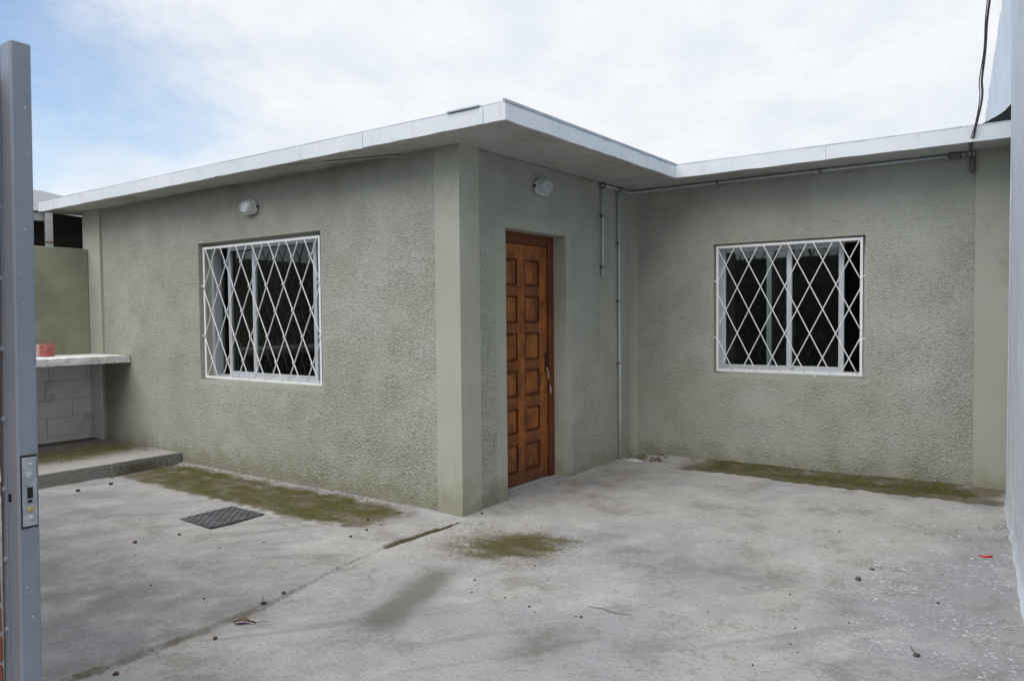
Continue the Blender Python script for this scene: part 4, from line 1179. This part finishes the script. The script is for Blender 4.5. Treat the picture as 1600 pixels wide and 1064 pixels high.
small = [(.869, -.945), (.959, -1.083), (1.152, -1.049), (-.686, -1.181), (-.058, -1.713), (-.803, -1.422), (-1.106, -1.797), (-.109, -1.96),
         (1.599, -1.035), (1.575, -1.042), (1.378, -1.110), (1.320, -1.07), (2.483, -.597), (2.461, -.487), (2.513, -.776), (2.565, -.848),
         (2.984, .097), (3.05, 1.553), (2.672, -.396), (2.08, -.636), (.13, -.474), (2.442, -1.065), (2.321, 1.011), (-.511, -2.024), (2.223, -1.379),
         (-.506, -.141), (2.35, -.2), (1.0, -.55), (-2.2, -1.5), (-1.9, -1.35), (2.98, 2.12), (3.10, 2.18)]
for i, (x, y) in enumerate(small):
    litter('seed_speck', pods[i % 2], x, y, random.uniform(.0035, .0070), 'tiny dark seed lying loose on the concrete floor', 'seed', 'tiny seeds strewn over the yard')

# dry leaf with a curled stalk
lx, ly = .30, -2.015; lz = zfloor(lx, ly)
t = thing('dry_leaf', 'curled brown dry leaf by the slab joint at lower left', 'leaf')
m = MB(); nn = 9
prof_ = [0, .012, .019, .021, .018, .012, .006, .003, .001]
for i in range(nn):
    s_ = i / (nn - 1)
    cxx = lx - .045 + .10 * s_; cyy = ly - .02 + .055 * s_; w_ = prof_[i]
    cz_ = lz + .004 + .012 * math.sin(s_ * 3.1)
    m.v += [(cxx - .55 * w_ * .6, cyy + w_, cz_ + .008 * abs(math.sin(s_ * 4))), (cxx, cyy, cz_), (cxx + .55 * w_ * .6, cyy - w_, cz_ + .010)]
for i in range(nn - 1):
    for j in (0, 1): m.f.append((i * 3 + j, i * 3 + j + 1, i * 3 + 4 + j, i * 3 + 3 + j))
ob = m.build('blade', 'leaf', t, True); sm_ = ob.modifiers.new('thickness', 'SOLIDIFY'); sm_.thickness = .0008
MB().tube([(lx + .05, ly + .032, lz + .006), (lx + .075, ly + .06, lz + .012), (lx + .095, ly + .085, lz + .006)], [.0022, .0018, .0012], 6).build('stalk', 'leaf', t, True)
litter('seed_pod', pods[2], .268, -1.975, .010, 'small pod resting against the dry leaf', 'seed pod', 'pods and pebbles on the yard floor')

# red plastic scrap
rx, ry = 3.125, .960; rz = zfloor(rx, ry)
m = MB(); m.prism([(rx - .035, ry - .012, rz + .001), (rx - .010, ry - .018, rz + .001), (rx + .030, ry + .004, rz + .001), (rx + .034, ry + .018, rz + .001), (rx + .005, ry + .012, rz + .001), (rx - .020, ry + .010, rz + .001)], (.001, 0, .008))
m.v = [(x, y, z + (.004 * math.sin(60 * x) if z > rz + .004 else 0)) for x, y, z in m.v]
tag(m.build('plastic_scrap', 'red'), 'small bright red plastic scrap near the right wall', 'scrap')

# twigs
for (pts, lb) in [
    ([(1.560, -.905, 0), (1.64, -.895, 0), (1.72, -.90, 0), (1.79, -.870, 0)], 'thin forked dry twig on the floor right of centre'),
    ([(2.982, -.589, 0), (2.955, -.535, 0), (2.950, -.50, 0)], 'short straw stalk stuck to the brown pebble at bottom right'),
    ([(.159, -1.80, 0), (.12, -1.77, 0), (.098, -1.76, 0)], 'short bent stalk by the dark pod on the slab joint')]:
    tg = [(x, y, zfloor(x, y) + .004 + .003 * (i % 2)) for i, (x, y, _) in enumerate(pts)]
    tag(MB().tube(tg, [.0013] * (len(tg) - 1) + [.0007], 6).build('twig', 'seed', None, True), lb, 'twig')

# pale stone chip and dead plant bits in the inner corner
m = MB(); m.prism([(.09, 2.36, .0), (.20, 2.33, .0), (.23, 2.40, .0), (.13, 2.44, .0)], (0, 0, .012)); 
zc0 = zfloor(.15, 2.38); m.v = [(x, y, z + zc0 - .002) for x, y, z in m.v]
tag(m.build('stone_chip', 'chip'), 'flat pale stone chip at the foot of the long conduit', 'stone')
wd = MB()
for i in range(90):
    x = random.uniform(.06, .42) ; y = random.uniform(2.44, 2.60); z0_ = zfloor(x, y)
    a = random.uniform(0, 6.28); l_ = random.uniform(.02, .05); w_ = random.uniform(.002, .005)
    dx, dy = math.cos(a), math.sin(a)
    wd.prism([(x, y, z0_), (x + dx * l_ - dy * w_, y + dy * l_ + dx * w_, z0_ + random.uniform(.004, .02)), (x + dx * l_ * 1.2, y + dy * l_ * 1.2, z0_ + random.uniform(.002, .012)), (x + dx * l_ * .6 + dy * w_, y + dy * l_ * .6 - dx * w_, z0_ + .004)], (0, 0, .0012))
tag(wd.build('plant_litter', 'leaf'), 'dry leaf litter gathered in the inner corner', 'litter', None, 'stuff')

# moss cushions (real relief) along the facades
def moss_mass(name, label, spots, seed):
    g_ = random.Random(seed); m = MB()
    for (x, y, r) in spots:
        z0_ = zfloor(x, y); n = 7
        b0 = len(m.v); h = r * g_.uniform(.25, .5)
        for k in range(n):
            a = 2 * math.pi * k / n; rr = r * g_.uniform(.7, 1.2); m.v.append((x + rr * math.cos(a) * 1.4, y + rr * math.sin(a), z0_ - .003))
        for k in range(n):
            a = 2 * math.pi * (k + .5) / n; rr = r * g_.uniform(.4, .65); m.v.append((x + rr * math.cos(a) * 1.4, y + rr * math.sin(a), z0_ + h * g_.uniform(.5, .9)))
        m.v.append((x, y, z0_ + h))
        for k in range(n):
            k2 = (k + 1) % n
            m.f.append((b0 + k, b0 + k2, b0 + n + k)); m.f.append((b0 + k2, b0 + n + k2, b0 + n + k)); m.f.append((b0 + n + k, b0 + n + k2, b0 + 2 * n))
    return tag(m.build(name, 'moss_tuft', None, True), label, 'moss', None, 'stuff')
gm = random.Random(3)
sp1 = []
while len(sp1) < 420:
    x, y = gm.uniform(-3.6, -.3), gm.uniform(-.6, -.02)
    i = int(np.argmin(abs(ys - y))); j = int(np.argmin(abs(xs - x)))
    if gm.random() < moss[i, j] * .9 * (1.0 if f_mid[i, j] > -.1 else .15): sp1.append((x, y, gm.uniform(.003, .011)))
for _ in range(150):
    sp1.append((gm.uniform(-3.6, -.9), gm.uniform(-.045, -.004), gm.uniform(.003, .009)))
moss_mass('moss', 'low green moss on the strip below the left window', sp1, 1)
sp2 = []
while len(sp2) < 420:
    x, y = gm.uniform(.9, 3.0), gm.uniform(2.3, 2.61)
    i = int(np.argmin(abs(ys - y))); j = int(np.argmin(abs(xs - x)))
    if gm.random() < moss[i, j] * .9: sp2.append((x, y, gm.uniform(.003, .011)))
moss_mass('moss', 'low green moss along the foot of the right wing', sp2, 2)
